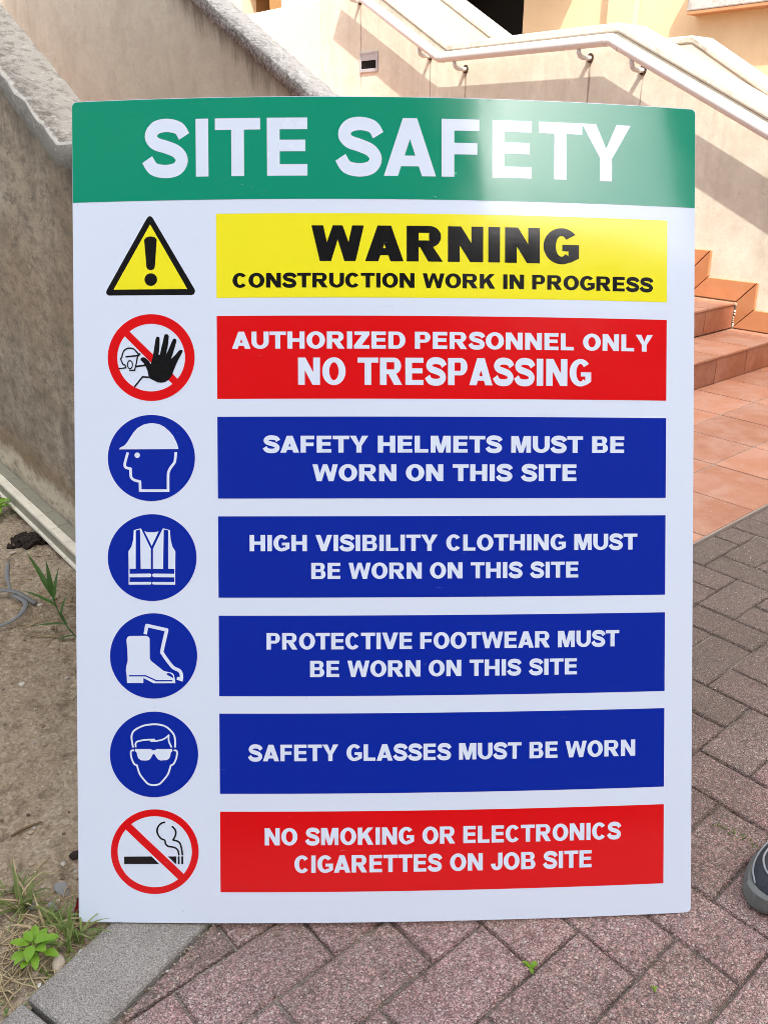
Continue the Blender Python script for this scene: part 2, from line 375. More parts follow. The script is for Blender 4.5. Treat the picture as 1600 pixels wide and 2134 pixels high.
# herringbone brick paving, each block with worn edges
def paver_block(bm, x0, x1, y0, y1, z):
    g = .0013; x0 += g; x1 -= g; y0 += g; y1 -= g
    tilt = (random.uniform(-.012, .012), random.uniform(-.012, .012)); z += random.uniform(-.0015, .0012)
    cx, cy = (x0 + x1) / 2, (y0 + y1) / 2
    per = []
    def side(p, q):
        k = max(2, int((Vector(q) - Vector(p)).length / .012))
        for i in range(k): per.append(Vector(p).lerp(Vector(q), i / k))
    side((x0, y0), (x1, y0)); side((x1, y0), (x1, y1)); side((x1, y1), (x0, y1)); side((x0, y1), (x0, y0))
    seed = random.random() * 50
    rings = []
    for ins, dz, j in ((0, -.03, 0), (.0, -.0055, .0011), (.0016, -.0014, .0014), (.0042, 0, .0010)):
        ring = []
        for p in per:
            d = Vector((p.x - cx, p.y - cy)); hx, hy = (x1 - x0) / 2, (y1 - y0) / 2
            nx = noise.noise(Vector((p.x * 55, p.y * 55, seed))); ny = noise.noise(Vector((p.x * 55, p.y * 55, seed + 9)))
            sx = (hx - ins - j * abs(nx) * 2) / hx; sy = (hy - ins - j * abs(ny) * 2) / hy
            X, Y = cx + d.x * sx, cy + d.y * sy
            ring.append(bm.verts.new((X, Y, z + dz + (X - cx) * tilt[0] + (Y - cy) * tilt[1])))
        rings.append(ring)
    N = len(per)
    for q, w in zip(rings, rings[1:]):
        for i in range(N): bm.faces.new((q[i], q[(i + 1) % N], w[(i + 1) % N], w[i]))
    bm.faces.new(rings[-1])
bm = bmesh.new(); m = .0985; bx, ay = .574, .568
for i in range(-30, 46):
    for j in range(-34, 6):
        d = (i + j + 2) % 4
        if d == 0: w, h = 2, 1
        elif d == 2: w, h = 1, 2
        else: continue
        x0, y0 = bx + i * m, ay + j * m; x1, y1 = x0 + w * m, y0 + h * m
        y1 = min(y1, LAND - .004)
        if y1 - y0 < .02: continue
        c = B * ((x0 + x1) / 2) + A * ((y0 + y1) / 2)
        if c.length > 3.6 or kerb_side(c) < KW + .03: continue
        if min(kerb_side(B * x + A * y) for x in (x0, x1) for y in (y0, y1)) < KW + .004: continue
        paver_block(bm, x0, x1, y0, y1, GZ)
# cut blocks along the kerb
def clip_poly(poly):
    out = []
    for i, p in enumerate(poly):
        q = poly[(i + 1) % len(poly)]; a, b = kerb_side(p) - KW - .006, kerb_side(q) - KW - .006
        if a >= 0: out.append(p)
        if a * b < 0: out.append(p.lerp(q, a / (a - b)))
    return out
for i in range(-30, 46):
    for j in range(-34, 6):
        d = (i + j + 2) % 4
        if d == 0: w, h = 2, 1
        elif d == 2: w, h = 1, 2
        else: continue
        x0, y0 = bx + i * m, ay + j * m; x1, y1 = x0 + w * m, min(y0 + h * m, LAND - .004)
        if y1 - y0 < .02: continue
        cs = [B * x + A * y for x, y in ((x0 + .002, y0 + .002), (x1 - .002, y0 + .002), (x1 - .002, y1 - .002), (x0 + .002, y1 - .002))]
        if (B * ((x0 + x1) / 2) + A * ((y0 + y1) / 2)).length > 3.6: continue
        c = B * ((x0 + x1) / 2) + A * ((y0 + y1) / 2)
        full = min(kerb_side(B * x + A * y) for x in (x0, x1) for y in (y0, y1)) >= KW + .004 and kerb_side(c) >= KW + .03
        if full: continue
        pl = clip_poly(cs)
        if len(pl) < 3: continue
        area = abs(sum(pl[k].x * pl[(k + 1) % len(pl)].y - pl[(k + 1) % len(pl)].x * pl[k].y for k in range(len(pl)))) / 2
        if area < .0016: continue
        cc = sum(pl, Vector()) / len(pl); L = lambda p: Vector((p.dot(B), p.dot(A), 0)); rs = []
        z = GZ - random.uniform(0, .002)
        for sc, dz in ((1, -.03), (1, -.006), (.975, -.0015), (.94, 0)):
            rs.append([bm.verts.new(L(cc + (p - cc) * sc) + Vector((0, 0, z + dz))) for p in pl])
        for q, w_ in zip(rs, rs[1:]):
            for t in range(len(pl)): bm.faces.new((q[t], q[(t + 1) % len(pl)], w_[(t + 1) % len(pl)], w_[t]))
        bm.faces.new(rs[-1])
tag(build('pavement', bm, M['paver'], ab=True), 'reddish grey herringbone block paving', kind='structure')
bm = bmesh.new()                                    # bedding sand in the joints
def strip(bm, x0, x1, y0, y1, z, step, amp, keep=lambda p: True):
    nx, ny = int((x1 - x0) / step), int((y1 - y0) / step); g = {}
    for i in range(nx + 1):
        for j in range(ny + 1):
            x, y = x0 + (x1 - x0) * i / nx, y0 + (y1 - y0) * j / ny
            g[i, j] = bm.verts.new((x, y, z + amp * noise.fractal(Vector((x * 9, y * 9, 3)), 1, 2, 4)))
    for i in range(nx):
        for j in range(ny): bm.faces.new((g[i, j], g[i + 1, j], g[i + 1, j + 1], g[i, j + 1]))
strip(bm, -2.8, 3.8, -2.8, LAND - .003, GZ - .0068, .05, .0060)
bmesh.ops.delete(bm, geom=[v for v in bm.verts if kerb_side(B * v.co.x + A * v.co.y) < .05], context='VERTS')
tag(build('joint_sand', bm, M['sand'], smooth=True, ab=True), 'sand filling the joints of the paving', kind='structure')

# kerb stones
bm = bmesh.new()
t = -1.2
for t0, t1 in ((-2.6, -1.6), (-1.594, -.6), (-.594, -.0035), (.0035, .62), (.626, 1.02)):
    pts = []
    for s, u in ((0, t0), (KW, t0), (KW, t1), (0, t1)): pts.append(K0 + KD * u + KN * s)
    rs = []
    for ins, z in ((0, -.2), (0, -.004), (.0025, -.0008), (.006, 0.0)):
        q = [K0 + KD * (t0 + ins) + KN * ins, K0 + KD * (t0 + ins) + KN * (KW - ins), K0 + KD * (t1 - ins) + KN * (KW - ins), K0 + KD * (t1 - ins) + KN * ins]
        rs.append([bm.verts.new(p + Vector((0, 0, z + .002))) for p in q])
    for q, w in zip(rs, rs[1:]):
        for i in range(4): bm.faces.new((q[i], q[(i + 1) % 4], w[(i + 1) % 4], w[i]))
    bm.faces.new(rs[-1])
bmesh.ops.recalc_face_normals(bm, faces=bm.faces)
tag(build('kerb', bm, M['kerb']), 'grey concrete kerb between soil and paving', kind='structure')

# soil bed between kerb and wall
def soil_z(x, y):
    p = Vector((x, y, 0)); a = p.dot(A); b = p.dot(B)
    w = min(1, max(0, (-kerb_side(p)) / .9))
    z = -.012 + .055 * w * w
    z += .012 * noise.fractal(Vector((x * 6, y * 6, 1)), 1, 2, 5) + .007 * noise.fractal(Vector((x * 30, y * 30, 5)), .8, 2, 3)
    if -kerb_side(p) < .03: z = min(z, -.006)
    return z
bm = bmesh.new(); st = .009; g = {}
for i in range(-220, 22):
    for j in range(20, 320):
        x, y = i * st, j * st; p = Vector((x, y, 0))
        if kerb_side(p) > .012 or p.dot(B) > .70 or p.dot(A) > 4.2 or p.dot(A) < -.2: continue
        g[i, j] = bm.verts.new((x, y, soil_z(x, y)))
for (i, j) in list(g):
    if (i + 1, j) in g and (i, j + 1) in g and (i + 1, j + 1) in g:
        bm.faces.new((g[i, j], g[i + 1, j], g[i + 1, j + 1], g[i, j + 1]))
tag(build('soil_bed', bm, M['soil'], smooth=True), 'bare sandy soil beside the kerb', kind='structure')

# terracotta landing
TP = .2825
def tile_slab(bm, x0, x1, y0, y1, z0, z1, g=.003, bev=.002):
    box(bm, x0 + g, x1 - g, y0 + g, y1 - g, z0, z1 + random.uniform(-.0006, .0006), bev)
bm = bmesh.new()
FOOT = 1.915
for i in range(-6, 9):
    x0 = 2.11 + (i) * TP
    for y0, y1 in ((LAND, 1.342), (1.342, 1.632), (1.632, FOOT)):
        if x0 + TP < .83 or x0 > 4.33: continue
        tile_slab(bm, max(x0, .80), min(x0 + TP, 4.335), y0, y1, -.03, .004)
tag(build('landing_tiles', bm, M['tile'], ab=True), 'terracotta tiles of the landing', kind='structure')
bm = bmesh.new(); box(bm, .76, 4.6, LAND - .004, FOOT, -.04, .0015); box(bm, 4.336, 8, -1.2, LAND - .01, -.04, -.004)
tag(build('landing_base', bm, M['grout'], ab=True), 'grey grout bed of the landing', kind='structure')

# ------------------------------------------------------------------ stairs (steps run across B, climb along A)
TR, RS = .285, .138
stairs = empty('staircase', B * 3.2 + A * FOOT, 'terracotta tiled stairs climbing behind the sign to a landing', 'stairs')
def under(o, root):
    o.parent = root; o.matrix_parent_inverse = Matrix.Translation(root.location).inverted() if root.rotation_euler.z == 0 else root.matrix_basis.inverted()
    return o
for k in range(5):
    y0 = FOOT + k * TR; z1 = RS * (k + 1); dep = TR if k < 4 else 1.35
    bm = bmesh.new()
    box(bm, .79, 4.32, y0 + .006, y0 + dep + (.02 if k < 4 else 0), z1 - RS + .0 - (.0 if k else .02), z1 - .012, 0, 1)
    i = 0; x = .80 + (.05 if k % 2 == 0 else .12)
    while x < 4.31:
        xe = min(x + TP, 4.318)
        if xe - x > .02:
            n0 = len(bm.faces)
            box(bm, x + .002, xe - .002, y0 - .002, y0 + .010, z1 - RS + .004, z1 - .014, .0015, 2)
            box(bm, x + .002 , xe - .002, y0 - .008, y0 + min(dep, TR) - .004, z1 - .0125, z1, .003, 0)
            if k == 4:
                for q in range(3):
                    box(bm, x + .002, xe - .002, y0 + TR + q * .29, y0 + TR + q * .29 + .286, z1 - .0125, z1, .002, 0)
        x += TP
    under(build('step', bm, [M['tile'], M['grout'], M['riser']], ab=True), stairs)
for k in range(4):
    y0 = FOOT + 4 * TR + 1.42 + k * TR; z1 = RS * (6 + k)
    bm = bmesh.new(); box(bm, .79, 4.32, y0, y0 + (TR + .02 if k < 3 else 5), z1 - RS, z1, .003)
    under(build('step', bm, M['tile'], ab=True), stairs)

# ------------------------------------------------------------------ parapet with handrail on the right of the stairs
WB = 4.34
def ZR(a):          # top line of the right-hand parapet
    if a < 3.13: return 1.647 - (3.13 - a) * .484
    if a < 4.46: return 1.647
    return 1.647 + (a - 4.46) * .55
def wall_profile(a0, a1, top, knots, z0=-.05):
    pr = [(a0, z0), (a1, z0), (a1, top(a1))] + [(a, top(a)) for a in sorted(knots, reverse=True) if a0 < a < a1] + [(a0, top(a0))]
    return pr
rw = empty('stair_parapet', B * WB + A * 3, 'cream rendered stepped parapet carrying the white handrail', 'parapet')
bm = bmesh.new(); prism(bm, wall_profile(.35, 5.835, lambda a: ZR(a) - .05, (3.13, 4.46)), WB, WB + .24)
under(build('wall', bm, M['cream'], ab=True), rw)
def coping_band(bm, x0, x1, a0, a1, top, knots, th, bev=.012):
    ks = [a0] + [a for a in sorted(knots) if a0 < a < a1] + [a1]
    pr = [(a, top(a)) for a in ks] + [(a, top(a) - th) for a in reversed(ks)]
    prism(bm, pr, x0, x1, 0, bev)
bm = bmesh.new(); coping_band(bm, WB - .006, WB + .25, .34, 5.835, ZR, (3.13, 4.46), .049)
under(build('coping', bm, M['cope_cream'], ab=True), rw)
# skirting tiles stepping up the wall
def skirting(bm, k):
    y0 = FOOT + k * TR; z1 = RS * (k + 1); t0, t1 = WB - .020, WB - .001; w = .108; lean = .0
    # upright piece beside riser k, then level piece along tread k
    a0 = y0 - w + .004
    up = [(a0 + lean, z1 - RS + w + .004), (y0 - .002 + lean * .2, z1 - RS + .004), (y0 - .002, z1 - .002), (a0 + .004, z1 + w)]
    lv = [(y0 + .001, z1 + .002), (y0 + TR - .004, z1 + .002), (y0 + TR - w + .002 + lean, z1 + w), (a0 + .010, z1 + w)]
    for q in (up, lv):
        prism(bm, q, t0, t1, 0, .003)
for k in range(5):
    bm = bmesh.new(); skirting(bm, k)
    under(build('skirting', bm, M['skirt'], ab=True), stairs)
bm = bmesh.new(); prism(bm, [(LAND, .006), (FOOT - .004, .006), (FOOT - .09, .104), (LAND, .104)], WB - .02, WB - .001, 0, .003)
under(build('skirting', bm, M['skirt'], ab=True), stairs)
for k in range(4):
    y0 = FOOT + 4 * TR + 1.42 + k * TR; z1 = RS * (6 + k); e = y0 + (TR if k < 3 else .6)
    bm = bmesh.new(); prism(bm, [(y0 - .09, z1 - RS + .1), (y0, z1 - RS + .004), (y0, z1), (e - .005, z1 + .002), (e - .09, z1 + .1), (y0 - .09, z1 + .1)], WB - .02, WB - .001, 0, .003)
    under(build('skirting', bm, M['skirt'], ab=True), stairs)
for k in range(5):                                   # broken pale mortar along the joint of step and skirting
    y0 = FOOT + k * TR; z1 = RS * (k + 1); bm = bmesh.new()
    for q in range(26):
        z = z1 - RS + .006 + (RS - .012) * random.random()
        r = bmesh.ops.create_icosphere(bm, subdivisions=1, radius=random.uniform(.003, .007))
        bmesh.ops.translate(bm, verts=r['verts'], vec=(4.319 + random.uniform(-.004, .004), y0 - .003 + random.uniform(-.004, .003), z))
    under(build('mortar', bm, M['mortar'], smooth=True, ab=True), stairs)

# handrail
rail = empty('handrail', B * (WB - .09) + A * 3, 'white tubular handrail fixed along the cream parapet', 'handrail')
RB = WB - .09; RR = .031
def ZH(a):
    if a < 3.11: return 1.557 - (3.11 - a) * .480
    if a < 4.44: return 1.557
    return 1.557 + (a - 4.44) * .533
bm = bmesh.new()
pts = [(RB, .9, ZH(.9)), (RB, 2.0, ZH(2.0)), (RB, 3.07, ZH(3.07)), (RB, 3.10, 1.5545), (RB, 3.14, 1.557), (RB, 3.8, 1.557), (RB, 4.40, 1.557), (RB, 4.44, 1.559), (RB, 4.475, ZH(4.475)), (RB, 5.49, ZH(5.49))]
tube(bm, pts, RR, 24)
under(build('rail', bm, M['metal_white'], smooth=True, ab=True), rail)
for p in rail.children: p.data.polygons[-1].use_smooth = False; p.data.polygons[-2].use_smooth = False
for a in (3.045, 3.135, 4.405, 4.475):
    bm = bmesh.new()
    d = Vector((0, .004, .48 * .004 if a < 3.1 else (.53 * .004 if a > 4.46 else 0)))
    c = Vector((RB, a, ZH(a))); tube(bm, [c - d, c + d], RR + .0012, 24)
    under(build('weld_collar', bm, M['metal_white'], smooth=True, ab=True), rail)
first = None
for a in (2.0, 2.944, 3.299, 4.28, 4.617, 5.358):
    zr = ZH(a + .02) - RR
    bm = bmesh.new(); root = Vector((WB - .004, a, zr - .035 + (.0 if 3.1 < a < 4.5 else -.01)))
    tube(bm, [root + Vector((.004, 0, -.006)), root + Vector((-.03, .004, -.006)), root + Vector((-.060, .009, -.004)), root + Vector((-.078, .014, .004)), Vector((RB, a + .018, zr - .012)), Vector((RB, a + .02, zr + .008))], .013, 10)
    br = under(build('bracket', bm, M['metal_white'], smooth=True, ab=True), rail)
    bm = bmesh.new(); tube(bm, [root + Vector((.003, 0, -.004)), root + Vector((-.004, 0, -.004))], .021, 14)
    bmesh.ops.scale(bm, vec=(1, 1, 1.2), verts=bm.verts, space=Matrix.Translation(-root))
    pl = build('wall_plate', bm, M['rust'], smooth=False, ab=True); pl.parent = br; pl.matrix_parent_inverse = br.matrix_world.inverted() if False else Matrix.Identity(4)
    pl.matrix_basis = Matrix.Identity(4)

# recessed step light in that wall
lamp = empty('recessed_step_light', B * WB + A * 5.26 + Vector((0, 0, 1.58)), 'small square recessed light set in the cream wall above the sign', 'light fitting')
bm = bmesh.new(); a0, a1, z0, z1 = 5.162, 5.366, 1.522, 1.652
for q in ((a0, a0 + .016, z0, z1), (a1 - .016, a1, z0, z1), (a0 + .016, a1 - .016, z0, z0 + .022), (a0 + .016, a1 - .016, z1 - .012, z1)):
    box(bm, WB - .010, WB - .001, q[0], q[1], q[2], q[3], .0015)
under(build('frame', bm, M['lamp_frame'], ab=True), lamp)
bm = bmesh.new(); prism(bm, [(a0 + .016, z0 + .075), (a1 - .016, z0 + .075), (a1 - .016, z1 - .012), (a0 + .016, z1 - .012)], WB - .006, WB - .001)
under(build('face_plate', bm, M['lamp_frame'], ab=True), lamp)
bm = bmesh.new(); box(bm, WB - .003, WB - .001, a0 + .016, a1 - .016, z0 + .022, z0 + .075)
under(build('slot', bm, M['dark'], ab=True), lamp)

# low wall beyond, same line
lw = tag(build('upper_wall', (lambda b: (box(b, WB + .012, WB + .2, 5.836, 10.5, .0, 2.04, .01), b)[1])(bmesh.new()), M['cream_plain'], ab=True),
         'plain cream wall beyond the parapet, left of the recessed light', 'wall')

# second parapet behind
W2 = 5.6
def Z2(a):
    if a < 3.45: return 1.697 - (3.45 - a) * .58
    if a < 4.96: return 1.697
    return 1.697 + (a - 4.96) * .56
r2 = empty('rear_parapet', B * W2 + A * 4, 'cream stair parapet standing behind the one with the handrail', 'parapet')
bm = bmesh.new(); prism(bm, wall_profile(1.2, 8.2, lambda a: Z2(a) - .05, (3.45, 4.96)), W2, W2 + .24)
under(build('wall', bm, M['cream_plain'], ab=True), r2)
bm = bmesh.new(); coping_band(bm, W2 - .006, W2 + .25, 1.19, 8.2, Z2, (3.45, 4.96), .049)
under(build('coping', bm, M['cope_cream'], ab=True), r2)
bm = bmesh.new(); box(bm, 4.6, 5.59, 1.0, 9, -.04, .05)
tag(build('passage_floor', bm, M['tile'], ab=True), 'tiled floor between the two parapets', kind='structure')

# ------------------------------------------------------------------ grey parapets on the left
def Z1(a): return 1.044 + max(0, min(a, 3.3) - 1.71) * .551
lp = empty('near_parapet', B * .7 + A * 1.6, 'brown stained concrete parapet with lichened coping the sign leans on', 'parapet')
bm = bmesh.new(); prism(bm, wall_profile(1.20, 7, lambda a: Z1(a) - .045, (1.71, 3.3)), .67, .745)
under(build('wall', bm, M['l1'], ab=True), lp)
def rough_coping(x0, x1, a0, a1, top, knots, th, m, mf, parent, amp=.004):
    """coping with chipped arrises: fine grid, noise on the edges"""
    bm = bmesh.new(); ks = []; a = a0
    while a < a1: ks.append(a); a += .02 if a < 4.5 else .1
    ks.append(a1)
    prof = [(x0, -th), (x0, -.0045), (x0 + .0015, -.0012), (x0 + .006, 0)] + [(x0 + .010 + (x1 - x0 - .020) * i / 6, .003 * math.sin(math.pi * i / 6)) for i in range(1, 6)] + [(x1 - .010, 0), (x1 - .003, -.003), (x1, -.010), (x1, -th)]
    rows = []
    for a in ks:
        row = []
        for i, (x, dz) in enumerate(prof):
            z = top(a)
            # rounded change of slope
            kk = min(abs(a - k) for k in knots)
            z = (top(a - .025) + top(a + .025) + 2 * z) / 4
            nn = noise.fractal(Vector((x * 22, a * 22, dz * 22 + 3)), .9, 2, 4)
            ed = 2.2 if 0 < i < 4 or len(prof) - 5 < i < len(prof) - 1 else 1.0
            row.append(bm.verts.new((x + (amp * nn * .6 * ed if i < 4 else 0), a, z + dz + amp * nn * ed * (.9 if 0 < i < len(prof) - 1 else .5))))
        rows.append(row)
    for r0, r1 in zip(rows, rows[1:]):
        for i in range(len(prof) - 1):
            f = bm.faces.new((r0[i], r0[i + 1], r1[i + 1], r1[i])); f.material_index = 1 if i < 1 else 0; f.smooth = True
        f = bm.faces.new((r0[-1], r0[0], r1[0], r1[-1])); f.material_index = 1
    bm.faces.new(rows[0][::-1]); bm.faces.new(rows[-1])
    bmesh.ops.recalc_face_normals(bm, faces=bm.faces)
    return under(build('coping', bm, [m, mf], ab=True), parent)
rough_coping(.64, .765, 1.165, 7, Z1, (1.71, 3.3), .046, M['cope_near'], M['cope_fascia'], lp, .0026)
def PZ(a): return .10 + (a - 1.93) * .035
bm = bmesh.new(); a = 1.21
while a < 5:
    e = a + .098
    def seg(x0, x1, zt, zb, mi):
        vs = [(x0, a, PZ(a) + zb), (x1, a, PZ(a) + zb), (x0, e - .002, PZ(e) + zb), (x1, e - .002, PZ(e) + zb), (x0, a, PZ(a) + zt), (x1, a, PZ(a) + zt), (x0, e - .002, PZ(e) + zt), (x1, e - .002, PZ(e) + zt)]
        vv = [bm.verts.new(v) for v in vs]
        for q in ((0, 2, 3, 1), (4, 5, 7, 6), (0, 1, 5, 4), (2, 6, 7, 3), (0, 4, 6, 2), (1, 3, 7, 5)): bm.faces.new([vv[i] for i in q]).material_index = mi
    seg(.617, .640, .0, -.008, 0)
    seg(.620, .655, -.0085, -.040, 1)
    seg(.612, .650, -.0405, -.047, 0)
    seg(.6405, .669, .004, -.008, 1)
    a = e
under(build('plinth', bm, [M['plinth'], M['plinth_face']], ab=True), lp)
bm = bmesh.new(); prism(bm, [(1.21, -.05), (5, -.05), (5, .10), (1.21, .02)], .652, .6695)
under(build('footing', bm, M['peat'], ab=True), lp)

def Z3(a): return 1.044 + max(0, min(a, 5.2) - 2.45) * .523
fp = empty('middle_parapet', B * 2.05 + A * 3, 'beige parapet with grey weathered coping sloping down behind the sign', 'parapet')
bm = bmesh.new(); prism(bm, wall_profile(1.97, 9, lambda a: Z3(a) - .055, (2.45, 5.2)), 2.03, 2.11)
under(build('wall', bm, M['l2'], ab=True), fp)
rough_coping(2.0, 2.135, 1.95, 9, Z3, (2.45, 5.2), .058, M['cope_far'], M['cope_far'], fp, .0042)

# ------------------------------------------------------------------ building behind
FB = 7.5
bd = empty('apartment_building', B * (FB + 3) + A * 7, 'apricot rendered building with dark doorway and grey balcony slab behind the stairs', 'building')
bm = bmesh.new()                                     # facade with openings: dark doorway a 6.63..7.9, porch a 9.6..12.3
def fwall(bm, a0, a1, z0, z1): box(bm, FB, FB + .25, a0, a1, z0, z1)
fwall(bm, -3, 6.60, 0, 6); fwall(bm, 7.95, 9.0, 0, 6); fwall(bm, 12.0, 20, 0, 6)
fwall(bm, 6.60, 7.95, 3.2, 6); fwall(bm, 9.0, 12.0, 3.4, 6)
under(build('wall', bm, M['facade'], ab=True), bd)
bm = bmesh.new(); prism(bm, [(6.599, 2.33), (6.599, 3.2), (6.5, 3.2), (6.5, 2.33)], FB + .01, FB + .24)
under(build('door_jamb', bm, M['facade'], ab=True), bd)
bm = bmesh.new(); prism(bm, [(6.601, 2.25), (6.601, 3.19), (6.545 - .05, 3.19), (6.52, 2.36)][::-1], FB - .02, FB - .002)
bm.free()
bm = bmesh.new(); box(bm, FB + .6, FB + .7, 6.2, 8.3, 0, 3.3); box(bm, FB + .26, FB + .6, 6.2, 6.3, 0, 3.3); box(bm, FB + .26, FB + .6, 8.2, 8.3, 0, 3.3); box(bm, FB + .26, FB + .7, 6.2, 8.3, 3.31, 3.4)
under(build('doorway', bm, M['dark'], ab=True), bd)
bm = bmesh.new(); box(bm, FB - .09, FB - .002, 5.20, 5.49, 0, 6, .004)
under(build('pier', bm, M['facade'], ab=True), bd)
bm = bmesh.new(); box(bm, FB - .15, FB - .002, -2, 4.62, 2.09, 2.42, .01)
under(build('balcony_slab', bm, M['slab'], ab=True), bd)
bm = bmesh.new(); box(bm, FB - .145, FB - .002, -2, 4.615, 2.062, 2.089, .004)
under(build('slab_soffit', bm, M['skirt'], ab=True), bd)
bm = bmesh.new(); box(bm, FB - .42, FB - .002, 5.62, 9.0, 2.95, 3.12, .01)
under(build('canopy', bm, M['slab'], ab=True), bd)
bm = bmesh.new(); box(bm, FB + 1.4, FB + 1.6, 8.6, 12.6, 0, 3.4); box(bm, FB + .26, FB + 1.4, 12.0, 12.2, 0, 3.4); box(bm, FB + .26, FB + 1.6, 8.6, 12.6, 3.41, 3.5)
under(build('porch', bm, M['porch'], ab=True), bd)
bm = bmesh.new(); box(bm, FB + .02, FB + .9, 10.9, 11.3, 0, 3.39)
under(build('porch_column', bm, M['porch'], ab=True), bd)
bm = bmesh.new(); box(bm, 5.86, 7.48, -2, 16, -.04, .0)
tag(build('courtyard_floor', bm, M['grout'], ab=True), 'concrete floor in front of the building', kind='structure')

# ------------------------------------------------------------------ unseen blocks added to shade the paving and shape the sign reflections
tb = empty('shade_caster', B * -4 + A * -4, 'unseen block with a wide flat roof, added behind the camera to shade the paving', 'building')
M['blocker'] = m_flat('grey tower render', (.11, .11, .10), .85, .2, .2)
H = 17.0; be = 4.25 - (H + .4 - .25) / 2.9; sh = -1.65 * (H - .25) / 2.9
bm = bmesh.new(); box(bm, be - 6.8, be, sh - 3.5, sh + 6.6, H, H + .4)
under(build('roof', bm, M['blocker'], ab=True), tb)  # added slab, its edge placed to end the shade at the wall base
bm = bmesh.new(); box(bm, be - 6.7, be - 3.2, sh - 3.4, sh + 6.5, -.04, H - .002)
under(build('wall', bm, M['blocker'], ab=True), tb)  # added mass, blocks sun and darkens the middle of the reflections
lb = tag(build('low_light_blocker', (lambda b: (box(b, 0, 14, -9.5, -8.5, -.04, 9.3, .01), b)[1])(bmesh.new()), M['blocker']), 'unseen long low block added behind the camera to darken sign reflections', 'building')  # added to hide low sky from the sign's reflection
gb = tag(build('corner_light_blocker', (lambda b: (box(b, -11, -2.6, -8, -7, -.04, 13, .01), b)[1])(bmesh.new()), M['blocker']), 'unseen block added to the left behind the camera to darken sign reflections', 'building')  # added to keep sky glare off the header's left
hb = tag(build('tall_light_blocker', (lambda b: (box(b, 9.0, 16, -8, -7, -.04, 14, .01), b)[1])(bmesh.new()), M['blocker']), 'unseen tall dark block added to the right behind the camera to limit sign glare', 'building')  # added to close the bright gap at the header's right

# ------------------------------------------------------------------ the safety sign: a thin board, slightly bowed, leaning back
SX, SY, SLEAN, SYAW, SROLL, SB0, SB1, SH = .005802, .874997, .397137, .0303186, -.0103021, .014498, .013399, 1.18325
def board(u, v, off=0.0):
    w = (SB0 + SB1 * (v / 1.2)) * (1 - (u / .45) ** 2) + off
    c, s = math.cos(SROLL), math.sin(SROLL); u, v = c * u - s * v, s * u + c * v
    y = v * math.sin(SLEAN) - w * math.cos(SLEAN); z = v * math.cos(SLEAN) + w * math.sin(SLEAN)
    c, s = math.cos(SYAW), math.sin(SYAW)
    return Vector((c * u - s * y, s * u + c * y, z))
sign = empty('safety_sign', (SX, SY, 0), 'large white site safety notice board leaning on the near grey parapet', 'sign')
def slice_u(bm):
    us = [v.co.x for v in bm.verts]
    if not us: return
    k = math.floor(min(us) / .02); k1 = math.ceil(max(us) / .02)
    for i in range(k, k1 + 1):
        bmesh.ops.bisect_plane(bm, geom=bm.verts[:] + bm.edges[:] + bm.faces[:], plane_co=(i * .02, 0, 0), plane_no=(1, 0, 0), dist=1e-7)
def inside(c, p):
    k = False; j = len(p) - 1
    for i in range(len(p)):
        if (p[i].y > c.y) != (p[j].y > c.y) and c.x < (p[j].x - p[i].x) * (c.y - p[i].y) / (p[j].y - p[i].y) + p[i].x: k = not k
        j = i
    return k
def sheet(name, polys, m, parent, layer, frame=None):
    """union of flat polygons given in board coordinates (u,v), laid on the bowed face"""
    if frame: polys = [[(frame[0] * x + frame[1] * y + frame[2], frame[3] * x + frame[4] * y + frame[5]) for x, y in p] for p in polys]
    vs, fs = [], []
    for p in polys:
        ar = sum(p[i][0] * p[(i + 1) % len(p)][1] - p[(i + 1) % len(p)][0] * p[i][1] for i in range(len(p)))
        if abs(ar) < 1e-9: continue
        if ar < 0: p = p[::-1]
        fs.append(list(range(len(vs), len(vs) + len(p)))); vs += [Vector((x * 100, y * 100)) for x, y in p]
    bm = bmesh.new()
    # polygons whose boxes touch form one cluster; each cluster is triangulated on its own
    bb = [(min(vs[i].x for i in f), max(vs[i].x for i in f), min(vs[i].y for i in f), max(vs[i].y for i in f)) for f in fs]
    left = set(range(len(fs)))
    while left:
        st = [left.pop()]; cl = []
        while st:
            a = st.pop(); cl.append(a)
            for b in [b for b in left if bb[a][0] <= bb[b][1] and bb[b][0] <= bb[a][1] and bb[a][2] <= bb[b][3] and bb[b][2] <= bb[a][3]]:
                left.discard(b); st.append(b)
        ps = [[vs[i] for i in fs[a]] for a in cl]; pv, pf = [], []
        for p in ps: pf.append(list(range(len(pv), len(pv) + len(p)))); pv += p
        r = geometry.delaunay_2d_cdt(pv, [], pf, 0, 1e-6)
        bv = {}
        for f in r[2]:
            c = sum((r[0][i] for i in f), Vector((0, 0))) / len(f)
            if any(bb[a][0] <= c.x <= bb[a][1] and bb[a][2] <= c.y <= bb[a][3] and inside(c, p) for a, p in zip(cl, ps)):
                for i in f:
                    if i not in bv: bv[i] = bm.verts.new((r[0][i].x / 100, r[0][i].y / 100, 0))
                bm.faces.new([bv[i] for i in f])
    bmesh.ops.delete(bm, geom=[v for v in bm.verts if not v.link_faces], context='VERTS')
    slice_u(bm)
    for v in bm.verts: v.co = board(v.co.x, v.co.y, layer)
    bmesh.ops.recalc_face_normals(bm, faces=bm.faces)
    for f in bm.faces:
        f.normal_update()
        if f.normal.y > 0: f.normal_flip()
        f.smooth = True
    return build(name, bm, m, parent)
